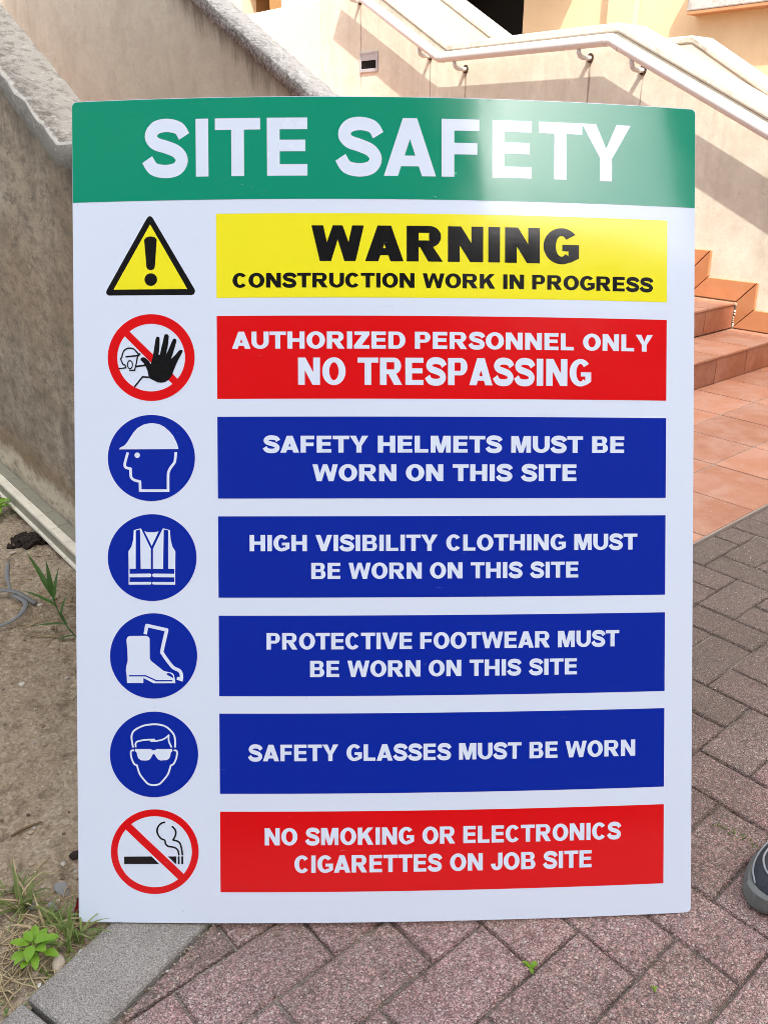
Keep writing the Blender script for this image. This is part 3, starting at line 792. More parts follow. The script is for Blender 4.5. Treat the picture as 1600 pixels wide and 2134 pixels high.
# board with rounded corners and a cut edge
bm = bmesh.new(); rr = .007; pts = []
for cx, cy, a0 in ((.45 - rr, rr, -90), (.45 - rr, SH - rr, 0), (-.45 + rr, SH - rr, 90), (-.45 + rr, rr, 180)):
    for i in range(5): pts.append((cx + rr * math.cos(R(a0 + 22.5 * i)), cy + rr * math.sin(R(a0 + 22.5 * i))))
f = bm.faces.new([bm.verts.new((x, y, 0)) for x, y in pts]); slice_u(bm)
for k in range(1, 12): bmesh.ops.bisect_plane(bm, geom=bm.verts[:] + bm.edges[:] + bm.faces[:], plane_co=(0, k * .1, 0), plane_no=(0, 1, 0), dist=1e-7)
front = bm.faces[:]
ex = bmesh.ops.extrude_face_region(bm, geom=front)
back = [v for v in ex['geom'] if isinstance(v, bmesh.types.BMVert)]; bs = set(back)
for v in bm.verts: v.co.z = -.005 if v in bs else 0
for v in bm.verts: v.co = board(v.co.x, v.co.y, v.co.z)
bmesh.ops.recalc_face_normals(bm, faces=bm.faces)
for f in bm.faces:
    f.material_index = 0 if f.normal.y < -.6 or f.normal.y > .6 else 1
    f.smooth = f.material_index == 0
bmesh.ops.split_edges(bm, edges=[e for e in bm.edges if len({f.material_index for f in e.link_faces}) > 1])
bd_o = build('board', bm, [M['white'], M['edge']], sign)
L1_, L2_, L3_ = .0002, .0004, .0006

def arc(cx, cy, rx, ry, t, h, a0, a1, n=22):
    out = []
    for i in range(n):
        p, q = R(a0 + (a1 - a0) * i / n), R(a0 + (a1 - a0) * (i + 1) / n)
        out.append([(cx + rx * math.cos(p), cy + ry * math.sin(p)), (cx + rx * math.cos(q), cy + ry * math.sin(q)),
                    (cx + (rx - t) * math.cos(q), cy + (ry - h) * math.sin(q)), (cx + (rx - t) * math.cos(p), cy + (ry - h) * math.sin(p))])
    return out
def rect(x0, y0, x1, y1): return [(x0, y0), (x1, y0), (x1, y1), (x0, y1)]
def disc(cx, cy, rx, ry, n=72): return [(cx + rx * math.cos(2 * math.pi * i / n), cy + ry * math.sin(2 * math.pi * i / n)) for i in range(n)]
def stroke(pts, w, cap=True, closed=False):
    out = []; pts = list(pts) + ([pts[0]] if closed else [])
    for (x0, y0), (x1, y1) in zip(pts, pts[1:]):
        dx, dy = x1 - x0, y1 - y0; l = math.hypot(dx, dy)
        if l < 1e-6: continue
        nx, ny = -dy / l * w / 2, dx / l * w / 2
        out.append([(x0 + nx, y0 + ny), (x0 - nx, y0 - ny), (x1 - nx, y1 - ny), (x1 + nx, y1 + ny)])
    for p in (pts if cap else pts[1:-1]): out.append(disc(p[0], p[1], w / 2, w / 2, 12))
    return out
def curve2(pts, n=6): return [(p.x, p.y) for p in smooth_path([(x, y, 0) for x, y in pts], n)]
def ribbon(pts, ws):
    L, Q = [], []
    for i, p in enumerate(pts):
        a, b = pts[max(i - 1, 0)], pts[min(i + 1, len(pts) - 1)]
        dx, dy = b[0] - a[0], b[1] - a[1]; l = math.hypot(dx, dy); w = ws[i] / 2
        L.append((p[0] - dy / l * w, p[1] + dx / l * w)); Q.append((p[0] + dy / l * w, p[1] - dx / l * w))
    return [[L[i], Q[i], Q[i + 1], L[i + 1]] for i in range(len(pts) - 1)]
WID = dict(A=1.06, B=.93, C=.98, D=.97, E=.82, F=.77, G=1.02, H=.98, I=.0, J=.75, K=1.02, L=.77, M=1.14, N=.98, O=1.05, P=.88, R=1.0, S=.90, T=.92, U=.98, V=1.06, W=1.44, Y=1.05, Z=.88)
def glyph(c, t, h, ks=1.0):
    w = WID[c] * ks; o = .012
    if c == 'I': return t, [rect(0, 0, t, 1)]
    st = rect(0, 0, t, 1)
    mir = lambda ps: [[(w - x, y) for x, y in p] for p in ps]
    if c in 'AV':
        t1 = t * 1.10; ta = t * 1.12; k = w / 2 - ta / 2; yc = (w / 2 - t1) / k
        leg = [(0, 0), (t1, 0), (w / 2, yc), (w / 2, 1), (k, 1)]; g = [leg] + mir([leg])
        if c == 'V': return w, [[(x, 1 - y) for x, y in p] for p in g]
        y0, y1 = .17, .17 + h * .92
        return w, g + [[(y0 * k + t1 * .5, y0), (w - y0 * k - t1 * .5, y0), (w - y1 * k - t1 * .5, y1), (y1 * k + t1 * .5, y1)]]
    if c in 'BPR':
        g = [st]; hb = h * .9
        if c == 'B':
            rb = .30 * ks; g += [rect(t * .5, 0, w - rb, hb), rect(t * .5, .5 - hb / 2 + .01, w - rb - .02, .5 + hb / 2 + .01), rect(t * .5, 1 - hb, w - rb - .03, 1)]
            g += arc(w - rb, .285, rb, .285, t * 1.02, hb, -90, 90) + arc(w - rb - .03, .75, rb - .02, .25, t, hb * .95, -90, 90)
        else:
            b = .36 if c == 'P' else .40; ry = (1 - b) / 2; rb = .32 * ks
            g += [rect(t * .5, 1 - hb, w - rb - (.05 if c == 'R' else 0), 1), rect(t * .5, b, w - rb - (.05 if c == 'R' else 0), b + hb)]
            g += arc(w - rb - (.05 if c == 'R' else 0), b + ry, rb, ry, t * 1.02, hb, -90, 90)
            if c == 'R': g.append([(w * .36, .42), (w * .36 + t * .9, .5), (w * .72, .42), (w, 0), (w - t * 1.22, 0)])
        return w, g
    if c == 'O': return w, arc(w / 2, .5, w / 2, .5 + o, t * 1.05, h, 0, 360, 44)
    if c == 'C': return w, arc(w / 2, .5, w / 2, .5 + o, t * 1.05, h, 38, 322, 36)
    if c == 'G': return w, arc(w / 2, .5, w / 2, .5 + o, t * 1.05, h, 40, 312, 36) + [rect(w * .52, .36, w - .01, .36 + h * .85), [(w - t * .95, .12), (w - .01, .16), (w - .01, .5), (w - t * .95, .5)], [(w * .74, .03), (w - .01, .165), (w - .01, .3), (w - t * .95, .3)]]
    if c == 'D': return w, [st, rect(t * .5, 0, w - .48, h * .95), rect(t * .5, 1 - h * .95, w - .48, 1)] + arc(w - .48, .5, .48, .5, t * 1.05, h * .95, -90, 90, 28)
    if c in 'EFLH':
        if c == 'H': return w, [st, rect(w - t, 0, w, 1), rect(t * .5, .5 - h / 2, w - t * .5, .5 + h / 2)]
        g = [st]
        if c in 'EF': g += [rect(t * .5, 1 - h, w, 1), rect(t * .5, .5 - h / 2 + .02 - (.03 if c == 'F' else 0), w * .95, .5 + h / 2 + .02 - (.03 if c == 'F' else 0))]
        if c in 'EL': g += [rect(t * .5, 0, w, h)]
        return w, g
    if c == 'J': return w, [rect(w - t, .33, w, 1), rect(0, .33, t, .37)] + arc(w / 2, .33, w / 2, .33 + o, t, h, 180, 360, 22)
    if c == 'K': return w, [st, [(t * .9, .27), (t * .9, .60), (w - t * 1.32, 1), (w - .02, 1)], [(w * .34, .54), (w * .60, .70), (w, 0), (w - t * 1.25, 0)]]
    if c == 'M':
        d = [(t * .3, 1), (t * 1.42, 1), (w / 2, .40), (w / 2 + t * .42, 0), (w / 2 - t * .42, 0)]
        return w, [rect(0, 0, t * .92, 1), rect(w - t * .92, 0, w, 1), d] + mir([d])
    if c == 'N': return w, [st, rect(w - t, 0, w, 1), [(0, 1), (t * 1.1, 1), (w, 0), (w - t * 1.1, 0)]]
    if c == 'S':
        q = curve2([(.925, .70), (.80, .845), (.52, .90), (.27, .855), (.16, .715), (.27, .59), (.52, .52), (.76, .435), (.87, .29), (.76, .145), (.50, .10), (.22, .15), (.075, .315)], 5)
        q = [(x * w, y) for x, y in q]; n = len(q); hs = (h + t) / 2
        return w, ribbon(q, [hs * (1.04 - .02 * math.cos(4 * math.pi * i / n)) for i in range(n)])
    if c == 'T': return w, [rect(0, 1 - h, w, 1), rect(w / 2 - t / 2, 0, w / 2 + t / 2, 1 - h * .5)]
    if c == 'U': return w, [rect(0, .40, t, 1), rect(w - t, .40, w, 1)] + arc(w / 2, .41, w / 2, .41 + o, t, h, 180, 360, 24)
    if c == 'W':
        b1 = w * .262; tt = t * .98
        l1 = [(0, 1), (tt, 1), (b1 + tt * .50, 0), (b1 - tt * .46, 0)]; l2 = [(b1 - tt * .42, 0), (b1 + tt * .5, 0), (w / 2 + tt * .36, 1), (w / 2 - tt * .42, 1)]
        return w, [l1, l2] + mir([l1, l2])
    if c == 'Y':
        l = [(0, 1), (t * 1.2, 1), (w / 2, .58), (w / 2 + t / 2, .40), (w / 2 - t / 2, .40)]
        return w, [l] + mir([l]) + [rect(w / 2 - t / 2, 0, w / 2 + t / 2, .42)]
    if c == 'Z': return w, [rect(0, 0, w, h), rect(.02, 1 - h, w, 1), [(0, h * .9), (t * 1.45, h * .9), (w, 1 - h * .9), (w - t * 1.45, 1 - h * .9)]]
BEAR = {c: .07 for c in 'BDEFHIKLMNPR'}; BEAR.update({c: .035 for c in 'COGQSUJZ'}); BEAR.update({c: .015 for c in 'AVWYT'})
def lettering(text, u0, u1, v0, v1, t, h, m, parent, space=.54, gap=1.0, ks=1.0, kern={}):
    runs = []; x = 0.0; prev = None
    for ch in text:
        if ch == ' ': x += space; prev = None; continue
        w, g = glyph(ch, t, h, ks)
        if prev: x += (BEAR[prev] + BEAR[ch]) * gap + kern.get(prev + ch, 0)
        runs.append((x, g)); x += w; prev = ch
    sx, sy = (u1 - u0) / x, v1 - v0; polys = []
    for x0, g in runs:
        for p in g: polys.append([(u0 + (x0 + a) * sx, v0 + b * sy) for a, b in p])
    return sheet('lettering', polys, m, parent, L2_)

HV = 1.0402
hd = sheet('header_band', [[(.4496, HV), (.4496, SH - .0065)] + [(.45 - rr + (rr - .0004) * math.cos(R(q)), SH - .0004 - rr + (rr - .0004) * math.sin(R(q)) + .0) for q in (0, 30, 60, 90)] + [(-.45 + rr + (rr - .0004) * math.cos(R(q)), SH - .0004 - rr + (rr - .0004) * math.sin(R(q))) for q in (90, 120, 150, 180)] + [(-.4496, HV)]], M['green'], sign, L1_)
lettering('SITE SAFETY', -.3453, .3513, 1.0726, 1.1535, .24, .20, M['white_ink'], hd, space=.56, gap=1.5, ks=.93, kern={'SA': -.03, 'AF': -.02, 'TY': -.06, 'FE': .04, 'ET': -.0})
U0, U1 = -.2428, .4077
TV = [1.0202, .9018, .8762, .7586, .7332, .6165, .591, .4742, .4482, .3318, .3065, .1898, .1637, .0455]
BL = [('warning_panel', 'yellow', 'black', [('WARNING', -.1077, .2761, .953, 1.003, .33, .215), ('CONSTRUCTION WORK IN PROGRESS', -.2198, .3862, .9158, .9364, .285, .20)]),
      ('trespass_panel', 'red', 'white_ink', [('AUTHORIZED PERSONNEL ONLY', -.2212, .3868, .8295, .8537, .29, .205), ('NO TRESPASSING', -.1274, .2947, .7782, .8168, .30, .185)]),
      ('helmet_panel', 'blue', 'white_ink', [('SAFETY HELMETS MUST BE', -.1772, .3442, .6819, .7059, .295, .21), ('WORN ON THIS SITE', -.1075, .2732, .6411, .6652, .295, .21)]),
      ('clothing_panel', 'blue', 'white_ink', [('HIGH VISIBILITY CLOTHING MUST', -.1977, .3649, .541, .5643, .285, .195), ('BE WORN ON THIS SITE', -.1098, .2767, .501, .5242, .285, .195)]),
      ('footwear_panel', 'blue', 'white_ink', [('PROTECTIVE FOOTWEAR MUST', -.1743, .3385, .3994, .4233, .285, .195), ('BE WORN ON THIS SITE', -.112, .2755, .3594, .383, .285, .195)]),
      ('glasses_panel', 'blue', 'white_ink', [('SAFETY GLASSES MUST BE WORN', -.2012, .3635, .2373, .2614, .285, .195)]),
      ('smoking_panel', 'red', 'white_ink', [('NO SMOKING OR ELECTRONICS', -.1784, .3425, .1144, .1396, .285, .195), ('CIGARETTES ON JOB SITE', -.1357, .299, .0738, .0993, .285, .195)])]
for i, (nm, bg, fg, lns) in enumerate(BL):
    pn = sheet(nm, [rect(U0, TV[2 * i + 1], U1, TV[2 * i])], M[bg], sign, L1_)
    for q in lns: lettering(*q, M[fg], pn)

FR = dict(tri=[9.959e-05, -8e-07, -.41546505, -1.72e-06, -9.752e-05, 1.03344674], hand=[9.108e-05, -7.4e-07, -.40979432, -9.1e-07, -8.955e-05, .89035154],
          helmet=[9.124e-05, -7.4e-07, -.41110343, -3.3e-07, -9.009e-05, .74659901], vest=[9.14e-05, -7.4e-07, -.41241458, 1.4e-07, -9.064e-05, .60206177],
          boot=[9.155e-05, -7.4e-07, -.4136964, 4.9e-07, -9.117e-05, .4602088], glass=[9.171e-05, -7.5e-07, -.41501134, 7.4e-07, -9.172e-05, .31412039],
          smoke=[9.621e-05, -7.8e-07, -.41626063, 8.8e-07, -9.666e-05, .17427327])
# warning triangle
f = FR['tri']
tp = sheet('warning_triangle', [[(740, 170), (760, 147), (785, 138), (810, 150), (830, 175), (1425, 1190), (1437, 1225), (1425, 1262), (1395, 1280), (185, 1292), (155, 1272), (146, 1245), (155, 1212)]], M['black'], sign, L1_, f)
sheet('triangle_field', [[(787, 260), (1325, 1195), (255, 1207)]], M['yellow'], tp, L2_, f)
sheet('exclamation_mark', [[(702, 485), (730, 450), (795, 432), (860, 450), (884, 480), (857, 880), (835, 912), (795, 924), (755, 912), (735, 880)], disc(798, 1060, 91, 91)], M['black'], tp, L3_, f)
# no entry
f = FR['hand']
tp = sheet('no_entry_ring', arc(800, 800, 690, 690, 152, 153, 0, 360, 80) + [[(440, 365), (1245, 1160), (1165, 1245), (360, 440)]], M['red'], sign, L1_, f)
hand = [(633, 815), (655, 797), (690, 795), (725, 815), (770, 860), (797, 905), (815, 840), (840, 720), (870, 520), (882, 480), (905, 465), (930, 475), (938, 495), (932, 640), (920, 755), (938, 755), (965, 640), (1005, 470), (1015, 435), (1045, 425), (1075, 440), (1083, 465), (1070, 600), (1040, 740), (1028, 772), (1060, 710), (1130, 545), (1150, 505), (1175, 496), (1198, 512), (1203, 540), (1175, 640), (1145, 740), (1118, 818), (1180, 760), (1245, 685), (1275, 676), (1300, 685), (1295, 715), (1240, 820), (1200, 900), (1160, 1000), (1125, 1090), (1080, 1150), (1020, 1190), (960, 1198), (900, 1190), (840, 1160), (790, 1135), (760, 1090), (745, 1010), (710, 930), (680, 880), (638, 840)]
sy = [hand]
sy += stroke(curve2([(385, 915), (355, 905), (318, 820), (335, 800), (345, 750), (370, 690), (410, 660), (455, 648), (510, 655), (550, 685), (585, 725), (600, 750)], 3), 21)
sy += stroke([(295, 972), (350, 968), (402, 958), (385, 915)], 20) + stroke([(405, 785), (600, 767), (626, 743), (600, 742)], 23) + stroke([(585, 785), (570, 880), (550, 960), (540, 1002), (462, 1002)], 20)
sy += arc(466, 912, 48, 72, 17, 17, 0, 360, 24) + stroke([(558, 942), (710, 920)], 26) + stroke([(540, 1262), (665, 1105), (775, 1112)], 25)
sheet('stop_hand_symbol', sy, M['black'], tp, L2_, f)
# helmet
f = FR['helmet']
tp = sheet('mandatory_disc', [disc(803, 795, 692, 685)], M['blue'], sign, L1_, f)
sy = [[(290, 658), (310, 628), (375, 598), (420, 548), (465, 475), (520, 390), (590, 315), (690, 260), (780, 243), (830, 241), (930, 258), (1010, 300), (1090, 370), (1150, 440), (1200, 540), (1225, 610), (1234, 652)], disc(581, 750, 43, 43, 24)]
sy += stroke(curve2([(432, 707), (405, 800), (383, 890), (390, 935), (425, 955), (474, 965)], 3), 42, False) + stroke([(450, 962), (474, 965), (476, 1040)], 42, False)
sy += stroke(curve2([(476, 1000), (478, 1075), (495, 1115), (540, 1148), (624, 1170)], 3), 42, False) + stroke([(600, 1165), (625, 1170), (629, 1313)], 42, False)
sy += [rect(608, 1292, 1092, 1334)] + stroke(curve2([(1072, 1313), (1072, 1060), (1085, 1000), (1110, 950), (1155, 890), (1180, 840), (1192, 700)], 3), 42, False)
sheet('helmet_symbol', sy, M['white_ink'], tp, L2_, f)
# vest
f = FR['vest']
tp = sheet('mandatory_disc', [disc(815, 778, 705, 690)], M['blue'], sign, L1_, f)
h1 = [[(527, 342), (552, 334), (556, 345), (556, 955), (445, 955), (441, 680), (490, 600), (515, 500), (525, 400)], [(527, 342), (632, 313), (632, 327), (556, 346)], [(626, 314), (645, 320), (797, 640), (797, 955), (637, 955)],
      rect(445, 950, 459, 1205), [(455, 1035), (780, 1030), (806, 1042), (804, 1075), (780, 1088), (455, 1090)], [(448, 1165), (790, 1163), (808, 1172), (805, 1200), (780, 1206), (452, 1208)]]
h2 = [[(1628 - x, y) for x, y in p] for p in h1]
sheet('vest_symbol', h1 + h2 + [[(696, 358), (735, 370), (815, 374), (880, 370), (922, 360), (812, 592)]], M['white_ink'], tp, L2_, f)
# boots
f = FR['boot']
tp = sheet('mandatory_disc', [disc(838, 778, 692, 678)], M['blue'], sign, L1_, f)
boot = [(410, 520), (425, 480), (455, 460), (725, 458), (760, 475), (778, 505), (780, 820), (800, 855), (1000, 1015), (1100, 1038), (1140, 1050), (1165, 1080), (1178, 1150), (1187, 1210), (840, 1212), (680, 1128), (678, 1208), (420, 1208), (412, 1080), (400, 1010), (410, 930), (430, 850), (425, 700)]
sy = [boot] + stroke([(708, 432), (733, 293), (1050, 365), (975, 690)], 54, False) + stroke(curve2([(1040, 400), (975, 690), (985, 740), (1060, 850), (1150, 960), (1240, 1005), (1272, 1045), (1282, 1090), (1282, 1140)], 4), 54, False) + [[(1215, 1108), (1308, 1130), (1300, 1185), (1207, 1155)]]
sb = sheet('boot_symbol', sy, M['white_ink'], tp, L2_, f)
sy = stroke([(452, 1092), (715, 1092), (885, 1170), (1140, 1170)], 20, False) + [[(1042, 1065), (1065, 1050), (1100, 1052), (1140, 1080), (1155, 1110), (1145, 1125), (1110, 1105), (1070, 1085)]]
b2 = sheet('boot_detail', sy, M['blue'], sign, L3_, f); b2.parent = tp
# glasses
f = FR['glass']
tp = sheet('mandatory_disc', [disc(845, 743, 700, 680)], M['blue'], sign, L1_, f)
sy = stroke(curve2([(515, 632), (492, 500), (495, 430), (525, 370), (600, 320), (700, 280), (845, 263), (960, 275), (1050, 310), (1130, 385), (1165, 440), (1182, 520), (1180, 632)], 4), 29, False)
sy += stroke(curve2([(558, 630), (562, 552), (650, 520), (760, 508), (862, 506)], 4), 26, False) + stroke(curve2([(785, 527), (880, 527), (970, 510), (1030, 480), (1088, 430)], 4), 26, False) + stroke(curve2([(1080, 430), (1082, 530), (1127, 632)], 5), 26, False)
sy += [[(545, 655), (795, 655), (815, 672), (845, 677), (870, 672), (888, 655), (1135, 655), (1138, 690), (1112, 715), (1105, 770), (1085, 810), (1050, 832), (950, 838), (910, 820), (880, 780), (860, 745), (843, 733), (825, 745), (800, 795), (770, 830), (720, 840), (640, 835), (600, 805), (580, 760), (572, 712), (545, 690)]]
fl = curve2([(525, 678), (490, 682), (478, 720), (490, 800), (530, 890), (578, 917)], 4) + curve2([(578, 917), (592, 970), (630, 1070), (730, 1190), (780, 1220), (845, 1230)], 4)
sy += stroke(fl, 28, False) + stroke([(1690 - x, y) for x, y in fl], 28, False)
sheet('safety_glasses_symbol', sy, M['white_ink'], tp, L2_, f)
# no smoking
f = FR['smoke']
tp = sheet('no_smoking_ring', arc(818, 730, 665, 642, 103, 104, 0, 360, 80) + [[(445, 295), (1275, 1082), (1185, 1160), (358, 375)]], M['red'], sign, L1_, f)
sy = [[(355, 803), (770, 800), (888, 915), (357, 915)], [(1018, 800), (1145, 800), (1145, 915), (1138, 915)], rect(1170, 800, 1197, 916), rect(1222, 800, 1250, 916)]
sy += stroke(curve2([(968, 283), (915, 300), (870, 350), (855, 420), (875, 480), (915, 530), (970, 555), (985, 610), (1020, 645), (1075, 655), (1130, 670), (1170, 710), (1185, 775)], 4), 25) + stroke(curve2([(1085, 350), (1125, 390), (1138, 440), (1125, 500), (1095, 550)], 4), 25) + stroke(curve2([(1095, 550), (1160, 568), (1200, 600), (1225, 680), (1238, 775)], 4), 25)
sheet('cigarette_symbol', sy, M['black'], tp, L2_, f)
# ------------------------------------------------------------------ small things
def blade(bm, base, az, length, width, bend, rise, fold=.15, n=7, mi=0):
    """one grass-like leaf: starts at base, leans out along azimuth az"""
    d = Vector((math.cos(az), math.sin(az), 0)); s = Vector((-d.y, d.x, 0)); p = Vector(base); el = rise; rows = []
    for i in range(n + 1):
        t = i / n; w = width * (min(1, .45 + t * 2.2)) * (1 - t ** 2.2) + .0002
        c = p; rows.append((bm.verts.new(c - s * w / 2 + Vector((0, 0, w * fold))), bm.verts.new(c), bm.verts.new(c + s * w / 2 + Vector((0, 0, w * fold)))))
        step = length / n; p = p + d * (math.cos(el) * step) + Vector((0, 0, math.sin(el) * step)); el -= bend / n
    for q, w in zip(rows, rows[1:]):
        for k in (0, 1):
            f = bm.faces.new((q[k], q[k + 1], w[k + 1], w[k])); f.smooth = True; f.material_index = mi
def leaf(bm, base, az, length, width, rise, droop=.6, n=8, mi=0):
    """broad oval leaf with a raised midrib"""
    d = Vector((math.cos(az), math.sin(az), 0)); s = Vector((-d.y, d.x, 0)); p = Vector(base); el = rise; rows = []
    for i in range(n + 1):
        t = i / n; w = width * (math.sin(math.pi * min(1, t * .93 + .035)) ** .75) * (1.12 - .35 * t)
        if t >= 1: w = .0004
        rows.append((bm.verts.new(p - s * w / 2 + Vector((0, 0, w * .16))), bm.verts.new(p - s * w / 4 + Vector((0, 0, w * .11))), bm.verts.new(p), bm.verts.new(p + s * w / 4 + Vector((0, 0, w * .11))), bm.verts.new(p + s * w / 2 + Vector((0, 0, w * .16)))))
        step = length / n; p = p + d * (math.cos(el) * step) + Vector((0, 0, math.sin(el) * step)); el -= droop / n
    for q, w in zip(rows, rows[1:]):
        for k in range(4):
            f = bm.faces.new((q[k], q[k + 1], w[k + 1], w[k])); f.smooth = True; f.material_index = mi
def gz(x, y): return soil_z(x, y)
rnd = random.Random(21)
def tuft(x, y, nb, ln, label, az0=0, spread=math.pi, wid=.004, rise=(.7, 1.4), dry=.15):
    bm = bmesh.new(); z = gz(x, y) - .004
    for i in range(nb):
        az = az0 + rnd.uniform(-spread, spread); L = ln * rnd.uniform(.5, 1.1)
        blade(bm, (x + rnd.gauss(0, .007), y + rnd.gauss(0, .007), z), az, L, wid * rnd.uniform(.6, 1.2), rnd.uniform(.5, 1.9), rnd.uniform(*rise), mi=1 if rnd.random() < dry else 0)
    o = build('grass_tuft', bm, [M['grass'], M['straw']])
    return tag(o, label, 'grass', 'grass tufts on the soil by the kerb')
tuft(-.548, .905, 34, .085, 'green grass tuft farthest left among those near the kerb', wid=.0042)
tuft(-.495, .870, 70, .062, 'sprawling half dry grass tuft below the grey stone chips', rise=(.1, 1.1), dry=.45, wid=.0032)
tuft(-.450, .842, 22, .085, 'upright dark grass tuft touching the lower left corner of the sign', rise=(1.0, 1.5), wid=.0046, dry=.05)
tuft(-.464, .884, 18, .06, 'grass tuft tucked behind the left edge of the sign', wid=.004)
tuft(-.528, .838, 16, .085, 'low broad grass blades lying left of the bright green weed', az0=2.9, spread=.6, rise=(.05, .4), wid=.0055, dry=.2)
tuft(-.575, .935, 16, .05, 'small thin grass tuft at the left edge of the photo', wid=.003)
# bright broad-leaved weed
x, y = -.488, .812; z = gz(x, y)
wd = empty('weed', (x, y, z), 'bright green broad leaved weed beside a round pale stone', 'plant')
bm = bmesh.new()
for k in range(5): tube(bm, [(0, 0, -.005), (rnd.uniform(-.008, .008), rnd.uniform(-.008, .008), .02), (rnd.uniform(-.02, .02), rnd.uniform(-.02, .02), .03)], .0012, 6)
build('stem', bm, M['leaf_light'], wd, True)
for k in range(17):
    az = k * 2.4; rr_ = .004 + .0015 * k; bm = bmesh.new()
    leaf(bm, (rr_ * .6 * math.cos(az), rr_ * .6 * math.sin(az), .034 - .0012 * k), az, rnd.uniform(.018, .027), rnd.uniform(.012, .016), rnd.uniform(.1, .7), .7)
    build('leaf', bm, M['leaf_light'], wd)
# slim upright sprig with lance leaves
x, y = -.70, 1.60; z = gz(x, y)
sg = empty('bamboo_sprig', (x, y, z), 'slim dark green sprig with lance shaped leaves leaning left of the sign', 'plant')
stem = [(.03, -.01, -.01), (0, 0, .015), (-.035, .03, .045), (-.055, .05, .085)]
bm = bmesh.new(); tube(bm, smooth_path(stem, 4), [.0016] * 13, 6); build('stem', bm, M['leaf_dark'], sg, True)
for bs_, az, L, w, rise in (((-.055, .05, .085), 2.35, .13, .013, .75), ((-.054, .05, .083), 2.0, .085, .012, 1.2), ((-.05, .045, .078), 1.2, .075, .010, 1.3), ((-.045, .04, .065), 2.75, .10, .010, .35), ((-.035, .03, .045), 1.0, .05, .008, 1.2), ((-.02, .018, .03), 3.1, .085, .009, .05), ((-.02, .018, .03), 2.3, .045, .007, .6), ((0, 0, .012), 3.3, .05, .008, -.1), ((.01, -.004, .004), .3, .06, .008, .4)):
    bm = bmesh.new(); blade(bm, bs_, az, L, w, .35, rise, .2, 9); build('leaf', bm, M['leaf_dark'], sg)
# leafy plant at the foot of the wall, far left
x, y = -1.13, 2.22; z = gz(x, y)
pl_ = empty('young_plant', (x, y, z), 'small leafy plant at the foot of the wall by the left edge', 'plant')
bm = bmesh.new(); tube(bm, [(0, 0, -.01), (.005, 0, .03)], .002, 6); build('stem', bm, M['leaf_light'], pl_, True)
for k in range(11):
    bm = bmesh.new(); az = k * 2.4 + .5
    leaf(bm, (.006 * math.cos(az), .006 * math.sin(az), .022 + .002 * (k % 4)), az, rnd.uniform(.045, .075), rnd.uniform(.014, .022), rnd.uniform(.2, .9), .8); build('leaf', bm, M['leaf_light'], pl_)
# seedling in a paving joint
def seedling(x, y, label, s=1.0, nn=5):
    o = empty('seedling', (x, y, GZ - .004), label, 'plant', 'seedlings in the paving joints')
    for k in range(nn):
        bm = bmesh.new(); az = k * 2.2 + .4
        leaf(bm, (0, 0, .003), az, .012 * s * rnd.uniform(.7, 1.1), .006 * s, rnd.uniform(.3, 1.1), .5, 5); build('leaf', bm, M['leaf_light'], o)
seedling(.203, .797, 'tiny green seedling in the paving joint below the sign', 1.1)
seedling(.365, .765, 'minute pale seedling at the paving joint corner right of the green one', .55, 3)
# moss and tiny weeds in the joint near the shoe
bm = bmesh.new()
for k in range(90):
    t = rnd.random(); px, py = .555 + .055 * t, 1.065 - .055 * t + rnd.gauss(0, .006)
    leaf(bm, (px + rnd.gauss(0, .006), py, GZ - .004), rnd.uniform(0, 6.28), rnd.uniform(.004, .010), .003, rnd.uniform(.2, 1.3), .5, 4)
tag(build('moss', bm, M['grass']), 'thin moss growing in the paving joint by the shoe', 'moss', kind='stuff')
bm = bmesh.new()
for k in range(160):
    t = rnd.random() ** 1.2; p = K0 + KD * (-.02 + .2 * t) - KN * (abs(rnd.gauss(.012, .012)) + .002)
    leaf(bm, (p.x, p.y, gz(p.x, p.y) - .001), rnd.uniform(0, 6.28), rnd.uniform(.004, .009), .004, rnd.uniform(.1, 1.0), .5, 4)
tag(build('ground_cover', bm, M['grass']), 'tiny creeping leaves along the kerb', 'ground cover', kind='stuff')
# gravel on the soil, and dry straw
def pebble(bm, p, r, sub=1):
    q = bmesh.ops.create_icosphere(bm, subdivisions=sub, radius=r); s = rnd.random() * 90
    sc = Vector((rnd.uniform(.7, 1.3), rnd.uniform(.7, 1.2), rnd.uniform(.45, .85)))
    for v in q['verts']:
        d = 1 + .45 * noise.noise(v.co * (1.1 / r) + Vector((s, s, 0))); v.co = Vector((v.co.x * sc.x * d, v.co.y * sc.y * d, v.co.z * sc.z * d)) + Vector(p)
    return q
def m_grit():
    k = NT('mixed grit', .9, .2); i = k.island()
    return k.done(k.ramp(i, [(0.0, (.10, .075, .05)), (.35, (.26, .20, .135)), (.7, (.36, .30, .22)), (.92, (.45, .42, .37)), (1.0, (.62, .58, .52))]), k.bump(k.noise(300, 3), .4, .001))
M['grit'] = m_grit()
bm = bmesh.new()
for k in range(2600):
    t = rnd.random() ** 1.6 * 1.7; p = K0 + KD * rnd.uniform(-.1, 1.9) - KN * (.004 + t * .9)
    if p.dot(B) > .60: continue
    r = abs(rnd.gauss(0, .0022)) + .0010
    pebble(bm, (p.x, p.y, gz(p.x, p.y) + r * .15), r)
tag(build('gravel', bm, M['grit']), 'fine gravel strewn over the soil', 'gravel', kind='stuff')
bm = bmesh.new()
for k in range(260):                                 # grit washed onto kerb joint and paving
    p = K0 + KD * rnd.uniform(-.25, .35) + KN * (KW + rnd.gauss(.006, .006)); r = rnd.uniform(.0008, .0028)
    pebble(bm, (p.x, p.y, GZ - .003 + r * .2), r)
